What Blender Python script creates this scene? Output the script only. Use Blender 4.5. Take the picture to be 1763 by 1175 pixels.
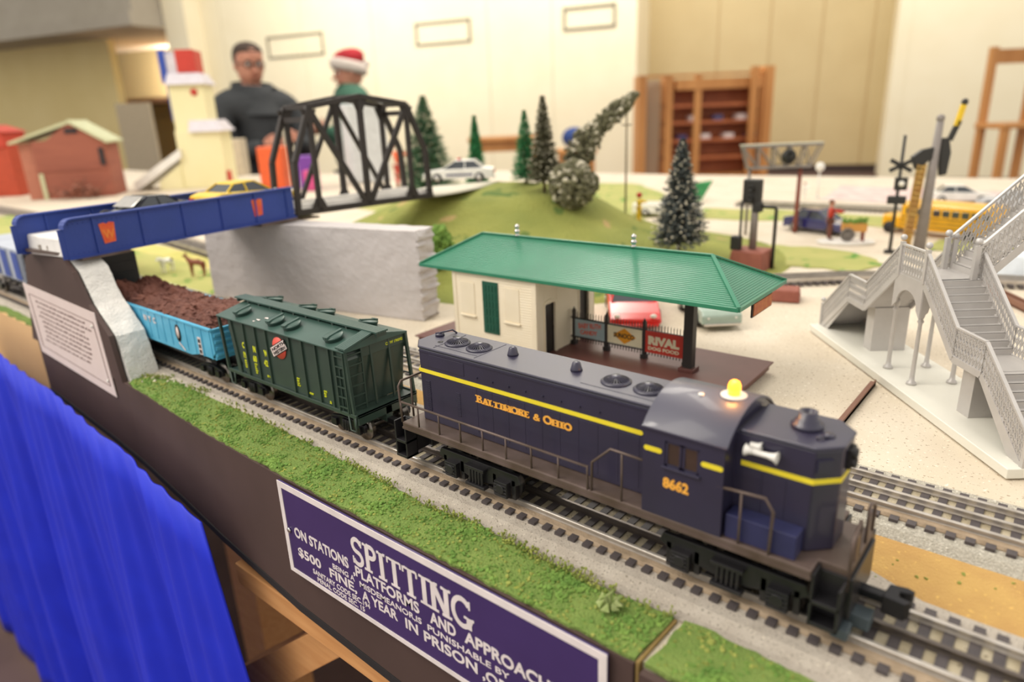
import bpy, bmesh, math, random
from math import sin, cos, pi, radians, sqrt, atan2
from mathutils import Vector, Matrix, noise

random.seed(7)
for o in list(bpy.data.objects): bpy.data.objects.remove(o, do_unlink=True)
SC = bpy.context.scene
COL = SC.collection
S = 0.001   # all lengths below are in millimetres

# ------------------------------------------------------------ camera
def look_axes(yaw, pitch, roll):
    fw = Vector((sin(yaw)*cos(pitch), cos(yaw)*cos(pitch), -sin(pitch)))
    rt = Vector((cos(yaw), -sin(yaw), 0)); up = rt.cross(fw)
    return cos(roll)*rt+sin(roll)*up, -sin(roll)*rt+cos(roll)*up, fw
rt, up, fw = look_axes(-0.7047, 0.3216, -0.0408)
cam_d = bpy.data.cameras.new('camera'); cam = bpy.data.objects.new('camera', cam_d); COL.objects.link(cam)
cam.matrix_world = Matrix((
    (rt.x, up.x, -fw.x, .254937), (rt.y, up.y, -fw.y, -.2963871), (rt.z, up.z, -fw.z, .2242516), (0, 0, 0, 1)))
cam_d.sensor_width = 36; cam_d.lens = 24.174; cam_d.clip_start = .01; cam_d.clip_end = 80
cam_d.dof.use_dof = True; cam_d.dof.focus_distance = .46; cam_d.dof.aperture_fstop = 5.0
SC.camera = cam
# ------------------------------------------------------------ light
SC.view_settings.view_transform = 'Standard'; SC.view_settings.look = 'None'
SC.view_settings.gamma = 1.0; SC.view_settings.use_curve_mapping = False
SC.view_settings.exposure = 0.12
W = bpy.data.worlds.new('hall_air'); SC.world = W; W.use_nodes = True
W.node_tree.nodes['Background'].inputs[0].default_value = (1.0, .95, .87, 1)
W.node_tree.nodes['Background'].inputs[1].default_value = 0.85
def area_light(name, loc, size, power, color=(1, .93, .82), target=None, sy=None):
    l = bpy.data.lights.new(name, 'AREA'); l.energy = power; l.color = color
    l.shape = 'RECTANGLE'; l.size = size; l.size_y = sy or size
    o = bpy.data.objects.new(name, l); COL.objects.link(o); o.location = loc
    d = Vector(target if target else (loc[0], loc[1], -5)) - Vector(loc)
    o.rotation_euler = d.to_track_quat('-Z', 'Y').to_euler()
    return o
area_light('ceiling_lamp_near', (-1.2, 1.9, 3.2), .5, 30, sy=2.0, target=(-.1, .1, 0))
area_light('ceiling_lamp_front', (-1.3, -1.6, 2.7), 1.5, 58, sy=2.4, target=(0, 0, 0))
area_light('ceiling_lamp_side', (-2.5, -1.3, 2.3), .28, 26, sy=.8, target=(-.4, .2, 0))
area_light('ceiling_lamp_right', (2.6, 2.2, 3.2), .6, 20, sy=1.8, target=(.1, .4, 0))
area_light('ceiling_lamp_middle', (-3.2, 4.2, 3.4), 1.2, 110, sy=3)
area_light('wall_fill_left', (-11.5, 7.0, 4.2), 3, 240, sy=3, target=(-13.0, 11.2, 1.0))  # added fill light that brightens the left stretch of the far wall
area_light('ceiling_lamp_corridor', (-21.0, 10.6, 2.2), 2, 750, sy=2, target=(-23.5, 13.0, 1.0))
area_light('wall_fill_back', (-7.0, 10.2, 4.4), 4, 165, sy=2, target=(-8.2, 12.6, .8))  # added fill close to the back wall, no fixture modelled here
area_light('wall_fill_far', (-1.5, 11.0, 4.2), 3, 110, sy=2, target=(-1.6, 14.5, 0))  # added fill aimed at the recessed partition to lift its brightness

# ------------------------------------------------------------ helpers
def lin(h):
    h = h.lstrip('#'); v = [int(h[i:i+2], 16)/255 for i in (0, 2, 4)]
    return tuple(c/12.92 if c <= .04045 else ((c+.055)/1.055)**2.4 for c in v)+(1,)
MATS = {}
def mat(name, col, rough=.5, metal=0., col2=None, scale=60., amount=.5, bump=0., bscale=None, emit=0, coat=0, trans=0, spots=None, detail=4, stretch=None, spec=.5):
    """procedural material: col/col2 mixed by noise; spots=(colour, scale, threshold) adds flecks; scale is per metre"""
    if name in MATS: return MATS[name]
    m = bpy.data.materials.new(name); m.use_nodes = True; nt = m.node_tree; N = nt.nodes; L = nt.links
    b = N['Principled BSDF']; b.inputs['Roughness'].default_value = rough; b.inputs['Metallic'].default_value = metal
    b.inputs['Specular IOR Level'].default_value = spec
    if coat: b.inputs['Coat Weight'].default_value = coat; b.inputs['Coat Roughness'].default_value = .12
    if trans: b.inputs['Transmission Weight'].default_value = trans
    c = lin(col); b.inputs['Base Color'].default_value = c
    tc = N.new('ShaderNodeTexCoord'); src = tc.outputs['Object']
    if stretch:
        mp = N.new('ShaderNodeMapping'); mp.inputs['Scale'].default_value = stretch; L.new(src, mp.inputs[0]); src = mp.outputs[0]
    nz = N.new('ShaderNodeTexNoise'); nz.inputs['Scale'].default_value = scale; nz.inputs['Detail'].default_value = detail
    L.new(src, nz.inputs['Vector'])
    c2 = lin(col2) if col2 else tuple(x*.86 for x in c[:3])+(1,)
    rp = N.new('ShaderNodeValToRGB'); rp.color_ramp.elements[0].position = .5-amount*.35; rp.color_ramp.elements[1].position = .5+amount*.35
    rp.color_ramp.elements[0].color = c; rp.color_ramp.elements[1].color = c2
    L.new(nz.outputs['Fac'], rp.inputs[0]); out = rp.outputs[0]
    for sp in (spots or []):
        n2 = N.new('ShaderNodeTexNoise'); n2.inputs['Scale'].default_value = sp[1]; n2.inputs['Detail'].default_value = 2
        L.new(src, n2.inputs['Vector'])
        r2 = N.new('ShaderNodeValToRGB'); r2.color_ramp.elements[0].position = sp[2]; r2.color_ramp.elements[1].position = sp[2]+.04
        r2.color_ramp.elements[0].color = (0, 0, 0, 1); r2.color_ramp.elements[1].color = (1, 1, 1, 1)
        L.new(n2.outputs['Fac'], r2.inputs[0])
        mx = N.new('ShaderNodeMix'); mx.data_type = 'RGBA'; L.new(r2.outputs[0], mx.inputs['Factor'])
        L.new(out, mx.inputs['A']); mx.inputs['B'].default_value = lin(sp[0]); out = mx.outputs['Result']
    L.new(out, b.inputs['Base Color'])
    if bump:
        bn = N.new('ShaderNodeTexNoise'); bn.inputs['Scale'].default_value = bscale or scale*2; bn.inputs['Detail'].default_value = 6
        L.new(src, bn.inputs['Vector'])
        bp = N.new('ShaderNodeBump'); bp.inputs['Strength'].default_value = min(1, bump); bp.inputs['Distance'].default_value = .0015*max(1, bump)
        L.new(bn.outputs['Fac'], bp.inputs['Height']); L.new(bp.outputs[0], b.inputs['Normal'])
    if emit:
        b.inputs['Emission Color'].default_value = c; b.inputs['Emission Strength'].default_value = emit
    MATS[name] = m; return m

def smoothpts(pts): return [Vector(p) for p in pts]
class MB:
    def __init__(s): s.v = []; s.f = []; s.sm = []
    def add(s, vs, fs, smooth=False):
        n = len(s.v); s.v += [tuple(v) for v in vs]; s.f += [tuple(i+n for i in f) for f in fs]; s.sm += [smooth]*len(fs); return s
    def box(s, x0, x1, y0, y1, z0, z1):
        return s.add([(x0,y0,z0),(x1,y0,z0),(x1,y1,z0),(x0,y1,z0),(x0,y0,z1),(x1,y0,z1),(x1,y1,z1),(x0,y1,z1)],
            [(0,3,2,1),(4,5,6,7),(0,1,5,4),(1,2,6,5),(2,3,7,6),(3,0,4,7)])
    def hexa(s, p):  # 8 points: bottom 4 (ccw), top 4
        return s.add(p, [(0,3,2,1),(4,5,6,7),(0,1,5,4),(1,2,6,5),(2,3,7,6),(3,0,4,7)])
    def prism(s, poly, axis, a, b):
        """poly: 2D outline; axis the extrusion axis. for y: (x,z); for x: (y,z); for z: (x,y)"""
        def P(u, w, t): return {'x': (t,u,w), 'y': (u,t,w), 'z': (u,w,t)}[axis]
        n = len(poly); vs = [P(u,w,a) for u,w in poly]+[P(u,w,b) for u,w in poly]
        fs = [tuple(range(n)), tuple(range(2*n-1, n-1, -1))]+[(i, n+i, n+(i+1)%n, (i+1)%n) for i in range(n)]
        return s.add(vs, fs)
    def rings(s, rings, closed=True, caps=True, smooth=True):
        n = len(rings[0]); vs = [p for r in rings for p in r]; fs = []
        for k in range(len(rings)-1):
            for i in range(n if closed else n-1):
                j = (i+1) % n; fs.append((k*n+i, k*n+j, (k+1)*n+j, (k+1)*n+i))
        s.add(vs, fs, smooth)
        if caps and closed:
            m = len(s.v)-len(vs)
            s.f.append(tuple(m+i for i in range(n-1, -1, -1))); s.sm.append(False)
            s.f.append(tuple(m+(len(rings)-1)*n+i for i in range(n))); s.sm.append(False)
        return s
    def cone(s, p0, p1, r0, r1=None, n=12, smooth=True):
        if r1 is None: r1 = r0
        p0 = Vector(p0); p1 = Vector(p1); d = (p1-p0).normalized()
        a = d.orthogonal().normalized(); b = d.cross(a)
        R = [[p+(a*cos(2*pi*i/n)+b*sin(2*pi*i/n))*max(r, 1e-3) for i in range(n)] for p, r in ((p0, r0), (p1, r1))]
        return s.rings(R, smooth=smooth)
    def tube(s, pts, r, n=6):
        pts = smoothpts(pts); R = []; a = None
        for i, p in enumerate(pts):
            t = ((pts[min(i+1, len(pts)-1)]-pts[max(i-1, 0)])).normalized()
            if a is None: a = t.orthogonal().normalized()
            a = (a-t*a.dot(t)).normalized(); b = t.cross(a)
            rr = r[i] if isinstance(r, (list, tuple)) else r
            R.append([p+(a*cos(2*pi*k/n)+b*sin(2*pi*k/n))*rr for k in range(n)])
        return s.rings(R)
    def bar(s, p0, p1, w, h, upv=(0,0,1)):
        p0 = Vector(p0); p1 = Vector(p1); d = (p1-p0).normalized(); u = Vector(upv)
        if abs(d.dot(u)) > .99: u = Vector((0,1,0))
        a = d.cross(u).normalized(); b = a.cross(d).normalized()
        q = []
        for p in (p0, p1): q += [p-a*w/2-b*h/2, p+a*w/2-b*h/2, p+a*w/2+b*h/2, p-a*w/2+b*h/2]
        return s.add(q, [(0,3,2,1),(4,5,6,7),(0,1,5,4),(1,2,6,5),(2,3,7,6),(3,0,4,7)])
    def lathe(s, prof, c=(0,0,0), n=16, axis='z', smooth=True):
        R = []
        for r, h in prof:
            r = max(r, 1e-3); ring = []
            for i in range(n):
                u, w = r*cos(2*pi*i/n), r*sin(2*pi*i/n)
                ring.append({'z': (c[0]+u, c[1]+w, c[2]+h), 'x': (c[0]+h, c[1]+u, c[2]+w), 'y': (c[0]+u, c[1]-h, c[2]+w)}[axis])
            R.append(ring)
        return s.rings(R, smooth=smooth)
    def ball(s, c, r, n=8, sq=(1,1,1)):
        k = max(4, n//2+1); R = []
        for j in range(k+1):
            t = -pi/2+pi*j/k; rr = max(cos(t), .01)*r; R.append([(c[0]+rr*cos(2*pi*i/n)*sq[0], c[1]+rr*sin(2*pi*i/n)*sq[1], c[2]+sin(t)*r*sq[2]) for i in range(n)])
        return s.rings(R)
    def blob(s, c, r, jit=.3, rnd=random):
        t = (1+5**.5)/2; V = [(-1,t,0),(1,t,0),(-1,-t,0),(1,-t,0),(0,-1,t),(0,1,t),(0,-1,-t),(0,1,-t),(t,0,-1),(t,0,1),(-t,0,-1),(-t,0,1)]
        F = [(0,11,5),(0,5,1),(0,1,7),(0,7,10),(0,10,11),(1,5,9),(5,11,4),(11,10,2),(10,7,6),(7,1,8),(3,9,4),(3,4,2),(3,2,6),(3,6,8),(3,8,9),(4,9,5),(2,4,11),(6,2,10),(8,6,7),(9,8,1)]
        rr = r if isinstance(r, (tuple, list)) else (r, r, r)
        vs = []
        for v in V:
            k = (1+rnd.uniform(-jit, jit))/1.9; vs.append((c[0]+v[0]*k*rr[0], c[1]+v[1]*k*rr[1], c[2]+v[2]*k*rr[2]))
        return s.add(vs, F)
    def mesh(s, name, m, off=(0,0,0), rec=True):
        me = bpy.data.meshes.new(name)
        me.from_pydata([((x-off[0])*S, (y-off[1])*S, (z-off[2])*S) for x, y, z in s.v], [], s.f)
        if any(s.sm): me.polygons.foreach_set('use_smooth', s.sm)
        if rec:
            bm = bmesh.new(); bm.from_mesh(me); bmesh.ops.recalc_face_normals(bm, faces=bm.faces); bm.to_mesh(me); bm.free()
        me.materials.append(m); return me

def meta(o, label=None, cat=None, group=None, kind=None):
    if label: o['label'] = label
    if cat: o['category'] = cat
    if group: o['group'] = group
    if kind: o['kind'] = kind
    return o
def thing(name, label, cat, loc=(0,0,0), rz=0, group=None):
    o = bpy.data.objects.new(name, None); o.empty_display_size = .01; COL.objects.link(o)
    o.location = Vector(loc)*S; o.rotation_euler = (0, 0, rz)
    return meta(o, label, cat, group)
def part(name, mb, m, T=None, bev=0, label=None, off=None, kind=None, solid=None):
    """T parent. off: shift when the mesh was written in world millimetres"""
    off = off if off is not None else (0,0,0)
    me = mb.mesh(name, m, off); o = bpy.data.objects.new(name, me); COL.objects.link(o)
    if T is not None: o.parent = T
    if bev:
        b = o.modifiers.new('soft_edge', 'BEVEL'); b.width = bev*S; b.segments = 2; b.limit_method = 'ANGLE'; b.angle_limit = radians(40)
    if label: o['label'] = label
    if kind: o['kind'] = kind
    return o
def single(name, mb, m, label, cat, loc=(0,0,0), rz=0, group=None, kind=None, bev=0):
    o = part(name, mb, m, None, bev); o.location = Vector(loc)*S; o.rotation_euler = (0,0,rz)
    return meta(o, label, cat, group, kind)
def copy_tree(o, parent=None):
    c = o.copy(); COL.objects.link(c)
    if parent is not None: c.parent = parent
    for ch in list(o.children): copy_tree(ch, c)
    return c
def clone(o, loc, rz=0, label=None, group=None):
    c = copy_tree(o); c.location = Vector(loc)*S; c.rotation_euler = (0,0,rz)
    if label: c['label'] = label
    if group: c['group'] = group
    return c
# ---- lettering
def text_obj(name, s, size, m, T, M, depth=.15, bold=0., sx=1., align='LEFT', label=None, space=1.):
    """flat raised letters; M: 4x4 in millimetres placing local XY text plane"""
    cu = bpy.data.curves.new(name, 'FONT'); cu.body = s; cu.size = size; cu.extrude = depth; cu.offset = bold; cu.align_x = align; cu.space_character = space; cu.resolution_u = 3
    o = bpy.data.objects.new(name, cu); COL.objects.link(o)
    me = bpy.data.meshes.new_from_object(o); bpy.data.objects.remove(o, do_unlink=True)
    me.transform(Matrix.Scale(S, 4) @ M @ Matrix.Diagonal((sx, 1, 1, 1)))
    me.materials.clear(); me.materials.append(m)
    o = bpy.data.objects.new(name, me); COL.objects.link(o)
    if T is not None: o.parent = T
    if label: o['label'] = label
    return o
def face_y(x, y, z, s=1):  # text on a plane facing -Y
    return Matrix.Translation((x, y, z)) @ Matrix.Rotation(pi/2, 4, 'X')
# stroke letters with slab serifs: units of cap height
def arc(cx, cy, rx, ry, a0, a1, n=10): return [(cx+rx*cos(radians(a0+(a1-a0)*i/n)), cy+ry*sin(radians(a0+(a1-a0)*i/n))) for i in range(n+1)]
def serif_letter(ch, T, t):
    """returns (list of polylines with widths), advance. T stem width, t thin width"""
    L = []; sv = []   # sv = serif centres
    def st(x, y0=0, y1=1, serif=(1,1)):
        L.append(([(x, y0), (x, y1)], T))
        if serif[0]: sv.append((x, y0+t/2, T*2.1))
        if serif[1]: sv.append((x, y1-t/2, T*2.1))
    if ch == 'I': st(.12+T/2); w = .24+T
    elif ch == 'T': st(.36); L.append(([(0, 1-t/2), (.72, 1-t/2)], t)); L.append(([(t/2, 1), (t/2, .78)], t)); L.append(([(.72-t/2, 1), (.72-t/2, .78)], t)); w = .72
    elif ch == 'P': st(.18); L.append((([(.18, 1-t/2)]+arc(.38, .76, .22, .24-t/2, 90, -90)+[(.18, .52+t/2)]), T*.75)); w = .66
    elif ch == 'N': st(.14, serif=(1,1)); st(.72, serif=(1,1)); L.append(([(.14, .97), (.72, .03)], T)); w = .88
    elif ch == 'S': L.append((arc(.32, .735, .24, .235, 20, 270, 12)+arc(.32, .265, .25, .235, 90, -160, 12)[1:], T*.8)); L.append(([(.56, .99), (.56, .74)], t)); L.append(([(.07, .01), (.07, .27)], t)); w = .64
    elif ch == 'G': L.append((arc(.44, .5, .38, .46, 40, 345, 20), T*.85)); st(.72, 0.02, .42, (0,1)); L.append(([(.76, .98), (.76, .7)], t)); w = .88
    elif ch == 'B': st(.16); L.append(([(.16, 1-t/2)]+arc(.36, .76, .19, .24-t/2, 90, -90)+[(.16, .52)], T*.62)); L.append(([(.16, .5)]+arc(.38, .27, .22, .25-t/2, 90, -90)+[(.16, t/2)], T*.62)); w = .68
    elif ch == 'A': L.append(([(.12, .02), (.4, .98)], t*1.3)); L.append(([(.4, .98), (.68, .02)], T)); L.append(([(.2, .3), (.6, .3)], t)); sv += [(.12, t/2, T*1.7), (.68, t/2, T*2)]; w = .8
    elif ch == 'L': st(.16); L.append(([(.16, t/2), (.58, t/2)], t)); L.append(([(.58-t/2, 0), (.58-t/2, .25)], t)); w = .62
    elif ch == 'M': st(.12); st(.84); L.append(([(.12, .98), (.48, .1)], T)); L.append(([(.48, .1), (.84, .98)], t*1.3)); w = .98
    elif ch == 'O': L.append((arc(.4, .5, .34, .46, 0, 360, 22), T*.85)); w = .82
    elif ch == 'R': st(.16); L.append(([(.16, 1-t/2)]+arc(.38, .76, .2, .24-t/2, 90, -90)+[(.16, .52)], T*.62)); L.append(([(.38, .52), (.66, .03)], T*.9)); sv.append((.66, t/2, T*1.6)); w = .76
    elif ch == 'E': st(.16); [L.append(([(.16, y), (x, y)], t)) for y, x in ((t/2, .6), (.52, .46), (1-t/2, .58))]; L.append(([(.6-t/2, 0), (.6-t/2, .24)], t)); L.append(([(.58-t/2, 1), (.58-t/2, .78)], t)); w = .66
    elif ch == 'H': st(.14); st(.66); L.append(([(.14, .5), (.66, .5)], t)); w = .82
    elif ch == '&': L.append((arc(.36, .76, .16, .2, 0, 360, 14), t*1.4)); L.append((arc(.3, .27, .24, .23, 60, 330, 14), t*1.5)); L.append(([(.26, .66), (.72, .03)], T*.8)); L.append(([(.5, .2), (.72, .5)], t*1.2)); w = .78
    else: w = .4
    return L, sv, w
def serif_text(name, s, h, m, T, M, depth=.15, stem=.17, thin=.07, gap=.06, width=None, first=1., label=None):
    mb = MB(); x = 0; zz = 0; items = []
    for i, ch in enumerate(s):
        k = first if (i == 0 or s[i-1] == ' ') else 1.
        if ch == '&': k = .95
        L, sv, w = serif_letter(ch, stem, thin)
        for pl, wd in L: items.append(([(x+a*k, b*k) for a, b in pl], wd))
        for cx, cy, sw in sv: items.append(([(x+cx*k-sw/2, cy*k if cy < .5 else k-thin/2), (x+cx*k+sw/2, cy*k if cy < .5 else k-thin/2)], thin))
        x += w*k+gap
    total = x-gap; fx = (width/h/total) if width else 1.
    for pl, wd in items:
        zz += 1; dz = depth+(zz % 11)*.03
        if len(pl) > 2:
            n_ = len(pl); Lf = []; Rt = []
            for q in range(n_):
                a = Vector(pl[max(q-1, 0)]); b = Vector(pl[min(q+1, n_-1)]); d = b-a
                if q in (0, n_-1) and (Vector(pl[0])-Vector(pl[-1])).length < 1e-4: d = Vector(pl[1])-Vector(pl[-2])
                d.normalize(); nn = Vector((-d.y, d.x))*wd/2; p = Vector(pl[q]); Lf.append(p+nn); Rt.append(p-nn)
            mb.rings([[(l.x*h*fx, l.y*h, 0), (r.x*h*fx, r.y*h, 0), (r.x*h*fx, r.y*h, dz), (l.x*h*fx, l.y*h, dz)] for l, r in zip(Lf, Rt)], smooth=False)
            continue
        for a, b in zip(pl[:-1], pl[1:]):
            d = Vector((b[0]-a[0], b[1]-a[1])); l = d.length
            if l < 1e-6: continue
            d /= l; n = Vector((-d.y, d.x))*wd/2; e = d*(wd*.18 if len(pl) > 2 else 0)
            q = [(a[0]-e.x+n.x, a[1]-e.y+n.y), (a[0]-e.x-n.x, a[1]-e.y-n.y), (b[0]+e.x-n.x, b[1]+e.y-n.y), (b[0]+e.x+n.x, b[1]+e.y+n.y)]
            mb.hexa([(u*h*fx, v*h, 0) for u, v in q]+[(u*h*fx, v*h, dz) for u, v in q])
    me = mb.mesh(name, m); me.transform(Matrix.Translation(Vector(M.translation)*S) @ M.to_3x3().to_4x4())
    o = bpy.data.objects.new(name, me); COL.objects.link(o); o.parent = T
    if label: o['label'] = label
    return o
# ------------------------------------------------------------ materials
M_navy = mat('navy_plastic', '#2d2a42', .4, col2='#29263b', scale=35, spec=.6, coat=.35)
M_navyroof = mat('satin_navy_plastic', '#343249', .5, col2='#302e44', scale=35, spec=.9, coat=.25)
M_frame = mat('brown_grey_metal', '#6d5d58', .42, .25, col2='#58493f', scale=60)
M_black = mat('black_plastic', '#1c1b1e', .35, col2='#262427', scale=90)
M_blackmetal = mat('dark_metal', '#2c2b2e', .3, .6)
M_yellow = mat('yellow_stripe', '#f4e23c', .4, col2='#ecd62f')
M_gold = mat('gold_lettering', '#f0a83c', .45, col2='#f6b650', scale=500)
M_chrome = mat('worn_chrome', '#d8d4cf', .22, 1.)
M_white = mat('white_paint', '#efece6', .45)
M_wheel = mat('wheel_metal', '#8d8680', .3, .9, col2='#5f5a56', scale=200)
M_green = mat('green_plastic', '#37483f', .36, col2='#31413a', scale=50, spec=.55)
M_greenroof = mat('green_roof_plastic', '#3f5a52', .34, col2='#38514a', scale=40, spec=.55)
M_ytext = mat('yellow_lettering', '#d8dc2e', .5)
M_blue = mat('sky_blue_paint', '#5fb6da', .45, col2='#4da6cc', scale=60)
M_redmark = mat('red_emblem', '#e8594b', .5)
M_rail = mat('rail_metal', '#cdc6be', .32, .55, col2='#b3aba2', scale=80)
M_raildark = mat('centre_rail', '#5f5752', .35, .6, col2='#756c65')
M_tie = mat('dark_ties', '#443e40', .6, col2='#574f4f', scale=150)
M_bed = mat('dusty_roadbed', '#c2b79f', .9, col2='#a2957b', scale=90, bump=.6, bscale=900, spots=[('#6f6350', 260, .64)])
M_ballast = mat('grey_speckled_ground', '#cdc3b6', .9, col2='#bfb4a7', scale=120, bump=.8, bscale=1500, spots=[('#8f8577', 900, .62), ('#e6dccb', 800, .66)])
M_ballast2 = mat('coarse_ballast', '#e2dbcc', .9, col2='#bab3a3', scale=700, amount=.6, bump=2, bscale=900, spots=[('#f2ecdd', 500, .62)])
M_film = mat('brown_dust_film', '#b39e86', .9, col2='#9a8770', scale=120, bump=.5, bscale=900)
M_base = mat('beige_speckled_ground', '#dcd0bd', .85, col2='#d2c4ae', scale=14, bump=.4, bscale=1200, spots=[('#a08c74', 400, .645), ('#f0e6d6', 300, .66)])
M_tan = mat('ochre_sand', '#cfa763', .95, col2='#c0965a', scale=40, bump=.8, bscale=700, spots=[('#e0b768', 350, .66), ('#7a8a34', 60, .74)])
M_grass = mat('green_turf', '#8da253', .95, col2='#718f42', scale=70, amount=.7, bump=1.5, bscale=700, spots=[('#a9ab4e', 90, .7), ('#c9c08a', 45, .78)])
M_tuft = mat('foam_tufts', '#7d9c48', .95, col2='#5f8439', scale=120)
M_tuft2 = mat('olive_tufts', '#a3a655', .95, col2='#7f8f42', scale=120)
M_hill = mat('olive_hill_grass', '#a3a252', .95, col2='#7a8540', scale=11, amount=1, bump=2.5, bscale=200, spots=[('#b99f68', 16, .66), ('#5f7636', 24, .66)])
M_fascia = mat('dark_brown_board', '#564440', .6, col2='#4c3c38', scale=12, spec=.3)
M_edge = mat('black_edge', '#262224', .7)
M_lumber = mat('pine_lumber', '#d9a068', .6, col2='#c98d55', scale=18, stretch=(1, 8, 8))
M_ply = mat('pale_plywood', '#e3b983', .6, col2='#dcb07a', scale=10)
M_card = mat('white_card', '#e6d6d2', .5, col2='#e2d0cc')
M_ink = mat('grey_ink', '#8a7370', .7)
M_signblue = mat('violet_blue_enamel', '#43316a', .3, col2='#3d2c62', scale=20, spec=.6)
M_signwhite = mat('white_enamel', '#f1e7e6', .35)
M_pier = mat('rough_grey_plaster', '#d2d2d1', .85, col2='#c6c7c8', scale=90, bump=1.2, bscale=420)
M_abut = mat('smooth_grey_plaster', '#cbc4c3', .7, col2='#c2bcbb', scale=12)
M_pierwhite = mat('white_foam', '#f0edea', .6)
M_curtain = mat('royal_blue_satin', '#1b31d6', .5, col2='#182bc8', scale=20, spec=.4)

# ------------------------------------------------------------ layout table
def slab(name, poly, z0, z1, m, kind='structure', label=None, cat=None, jag=0, sub=1):
    pts = []
    for i in range(len(poly)):
        a = Vector(poly[i]); b = Vector(poly[(i+1) % len(poly)]); n = max(1, int((b-a).length/sub)) if jag else 1
        for k in range(n):
            p = a.lerp(b, k/n)
            if jag and (k or 1): p = p+Vector((random.uniform(-jag, jag), random.uniform(-jag, jag)))
            pts.append((p.x, p.y))
    mb = MB().prism(pts, 'z', z0, z1)
    o = part(name, mb, m, None, 0); meta(o, label, cat, None, kind); return o
FX = [(-690, -62), (-620, -63), (-500, -65), (-430, -66), (-340, -71), (-260, -76), (-148, -79), (-15, -80), (134, -80)]
table = slab('layout_table_top', [(-6000, -39), (-700, -39)]+[(x, y+4.2) for x, y in FX]+[(1200, -79), (1200, 600), (420, 1500), (100, 2150), (-900, 2000), (-1700, 1980), (-2300, 1700), (-3000, 1400), (-6000, 1500)], -34, -10.2, M_base,
    kind='thing', label='beige speckled train layout table carrying the whole model railway', cat='table')
# strips of ground along the front track
slab('near_ballast_strip', [(x, y) for x, y in [(-1300, -38), (-439, -52), (-398, -35), (-323, -32), (-199, -37), (-106, -40), (-36, -45), (14, -42), (53, -45), (135, -44), (420, -44)]]+[(420, 30), (225, 38), (196, 50), (150, 60), (-150, 62), (-1300, 60)], -10, -8.6, M_ballast)
slab('sand_strip', [(140, 60), (196, 50), (225, 38), (420, 30), (420, 92), (262, 86), (207, 92), (150, 95), (-120, 92), (-330, 88), (-330, 62)], -10.1, -9.0, M_tan, jag=.8, sub=6)
slab('second_ballast_strip', [(-1300, 96), (-330, 90), (-120, 93), (150, 96), (207, 93), (262, 87), (420, 92), (420, 150), (-1300, 152)], -10, -8.0, M_ballast2, jag=.5, sub=5)
# ------------------------------------------------------------ tracks
def track(label, y, x0, x1, off=0, near_dark=False):
    T = thing('railway_track', label, 'railway track', ((x0+x1)/2, y, -9))
    off3 = ((x0+x1)/2, y, -9)
    for k, yy in enumerate((-16, 0, 16)):
        mb = MB()
        prof = [(-1.6,-4.1),(1.6,-4.1),(1.6,-3.6),(.5,-3.2),(.5,-1.6),(1.2,-1.1),(1.2,-.3),(.8,0),(-.8,0),(-1.2,-.3),(-1.2,-1.1),(-.5,-1.6),(-.5,-3.2),(-1.6,-3.6)]
        mb.prism([(y+yy+a, b) for a, b in prof], 'x', x0, x1)
        part('rail', mb, M_raildark if yy == 0 and near_dark else M_rail, T, off=off3, label='dark centre rail' if yy == 0 and near_dark else None)
    tie = MB().box(-2.3, 2.3, -27, 27, -6.4, -3.6).mesh('tie', M_tie)
    n = 0; x = x0+off
    while x < x1:
        o = bpy.data.objects.new('tie', tie); COL.objects.link(o); o.parent = T
        o.location = Vector((x-off3[0]+random.uniform(-.25, .25), 0, 9))*S; o.rotation_euler = (0, 0, random.uniform(-.012, .012))
        x += 9.3
    bed = MB().prism([(y-22.4, -6), (y-21.6, -4.5), (y+21.6, -4.5), (y+22.4, -6)], 'x', x0, x1)
    part('roadbed', bed, M_bed, T, off=off3)
    for s in (-1, 1): part('roadbed_edge', MB().prism([(y+s*17.6, -4.2), (y+s*17.8, -3.1), (y+s*21.5, -3.3), (y+s*23.2, -4.8), (y+s*23.2, -5.4), (y+s*17.6, -5.4)], 'x', x0, x1), M_film, T, off=off3)
    part('ballast_shoulder', MB().prism([(y-40, -9.4), (y-33, -5.6), (y-22, -5.3), (y+22, -5.3), (y+33, -5.6), (y+38, -9.4)], 'x', x0, x1), M_ballast if near_dark else M_ballast2, T, off=off3)
    return T
track('front three-rail track that carries the locomotive and its freight cars', 0, -1290, 415, off=(-97.4+2.3+1290) % 9.3, near_dark=True)
track('second three-rail track running between the sand strip and the stair base', 123.6, -1290, 415, off=(201-2.3+1290) % 9.3)
# ------------------------------------------------------------ front edge: fascia, lumber, signs
def ribbon(pts, z0s, z1s, th, m, name, **k):
    """vertical board following pts; thickness th toward +Y"""
    mb = MB(); R = []
    for (x, y), a, b in zip(pts, z0s, z1s): R.append([(x, y, a), (x, y, b), (x, y+th, b), (x, y+th, a)])
    mb.rings(R, smooth=False); o = part(name, mb, m); return o
fz1 = [-9.5]*9; fz0 = [-74, -78, -84, -90, -97, -104, -116, -122, -127]
T = thing('layout_fascia', 'dark brown fascia board along the front edge, rising to the bridge pier at left', 'board', (-280, -70, -128))
o = ribbon([(x, y-.5) for x, y in FX], fz0, fz1, 4, M_fascia, 'board'); o.parent = T; o.location = -T.location
o = ribbon([(x, y-1.2) for x, y in FX], [z-7 for z in fz0], [z-.5 for z in fz0], 5, M_edge, 'lower_edge'); o.parent = T; o.location = -T.location
pp = MB().prism([(-690, -10), (-640, 92), (-612, 101), (-520, 103.5), (-500, 92), (-479, 62), (-444, 36), (-436, -10)], 'y', -66.8, -62.5)
part('pier_panel', pp, M_fascia, T, off=(-280, -70, -128))
me = [(-430, -66), (-340, -71), (-260, -76), (-148, -79), (-15, -80), (134, -80)]
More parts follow.
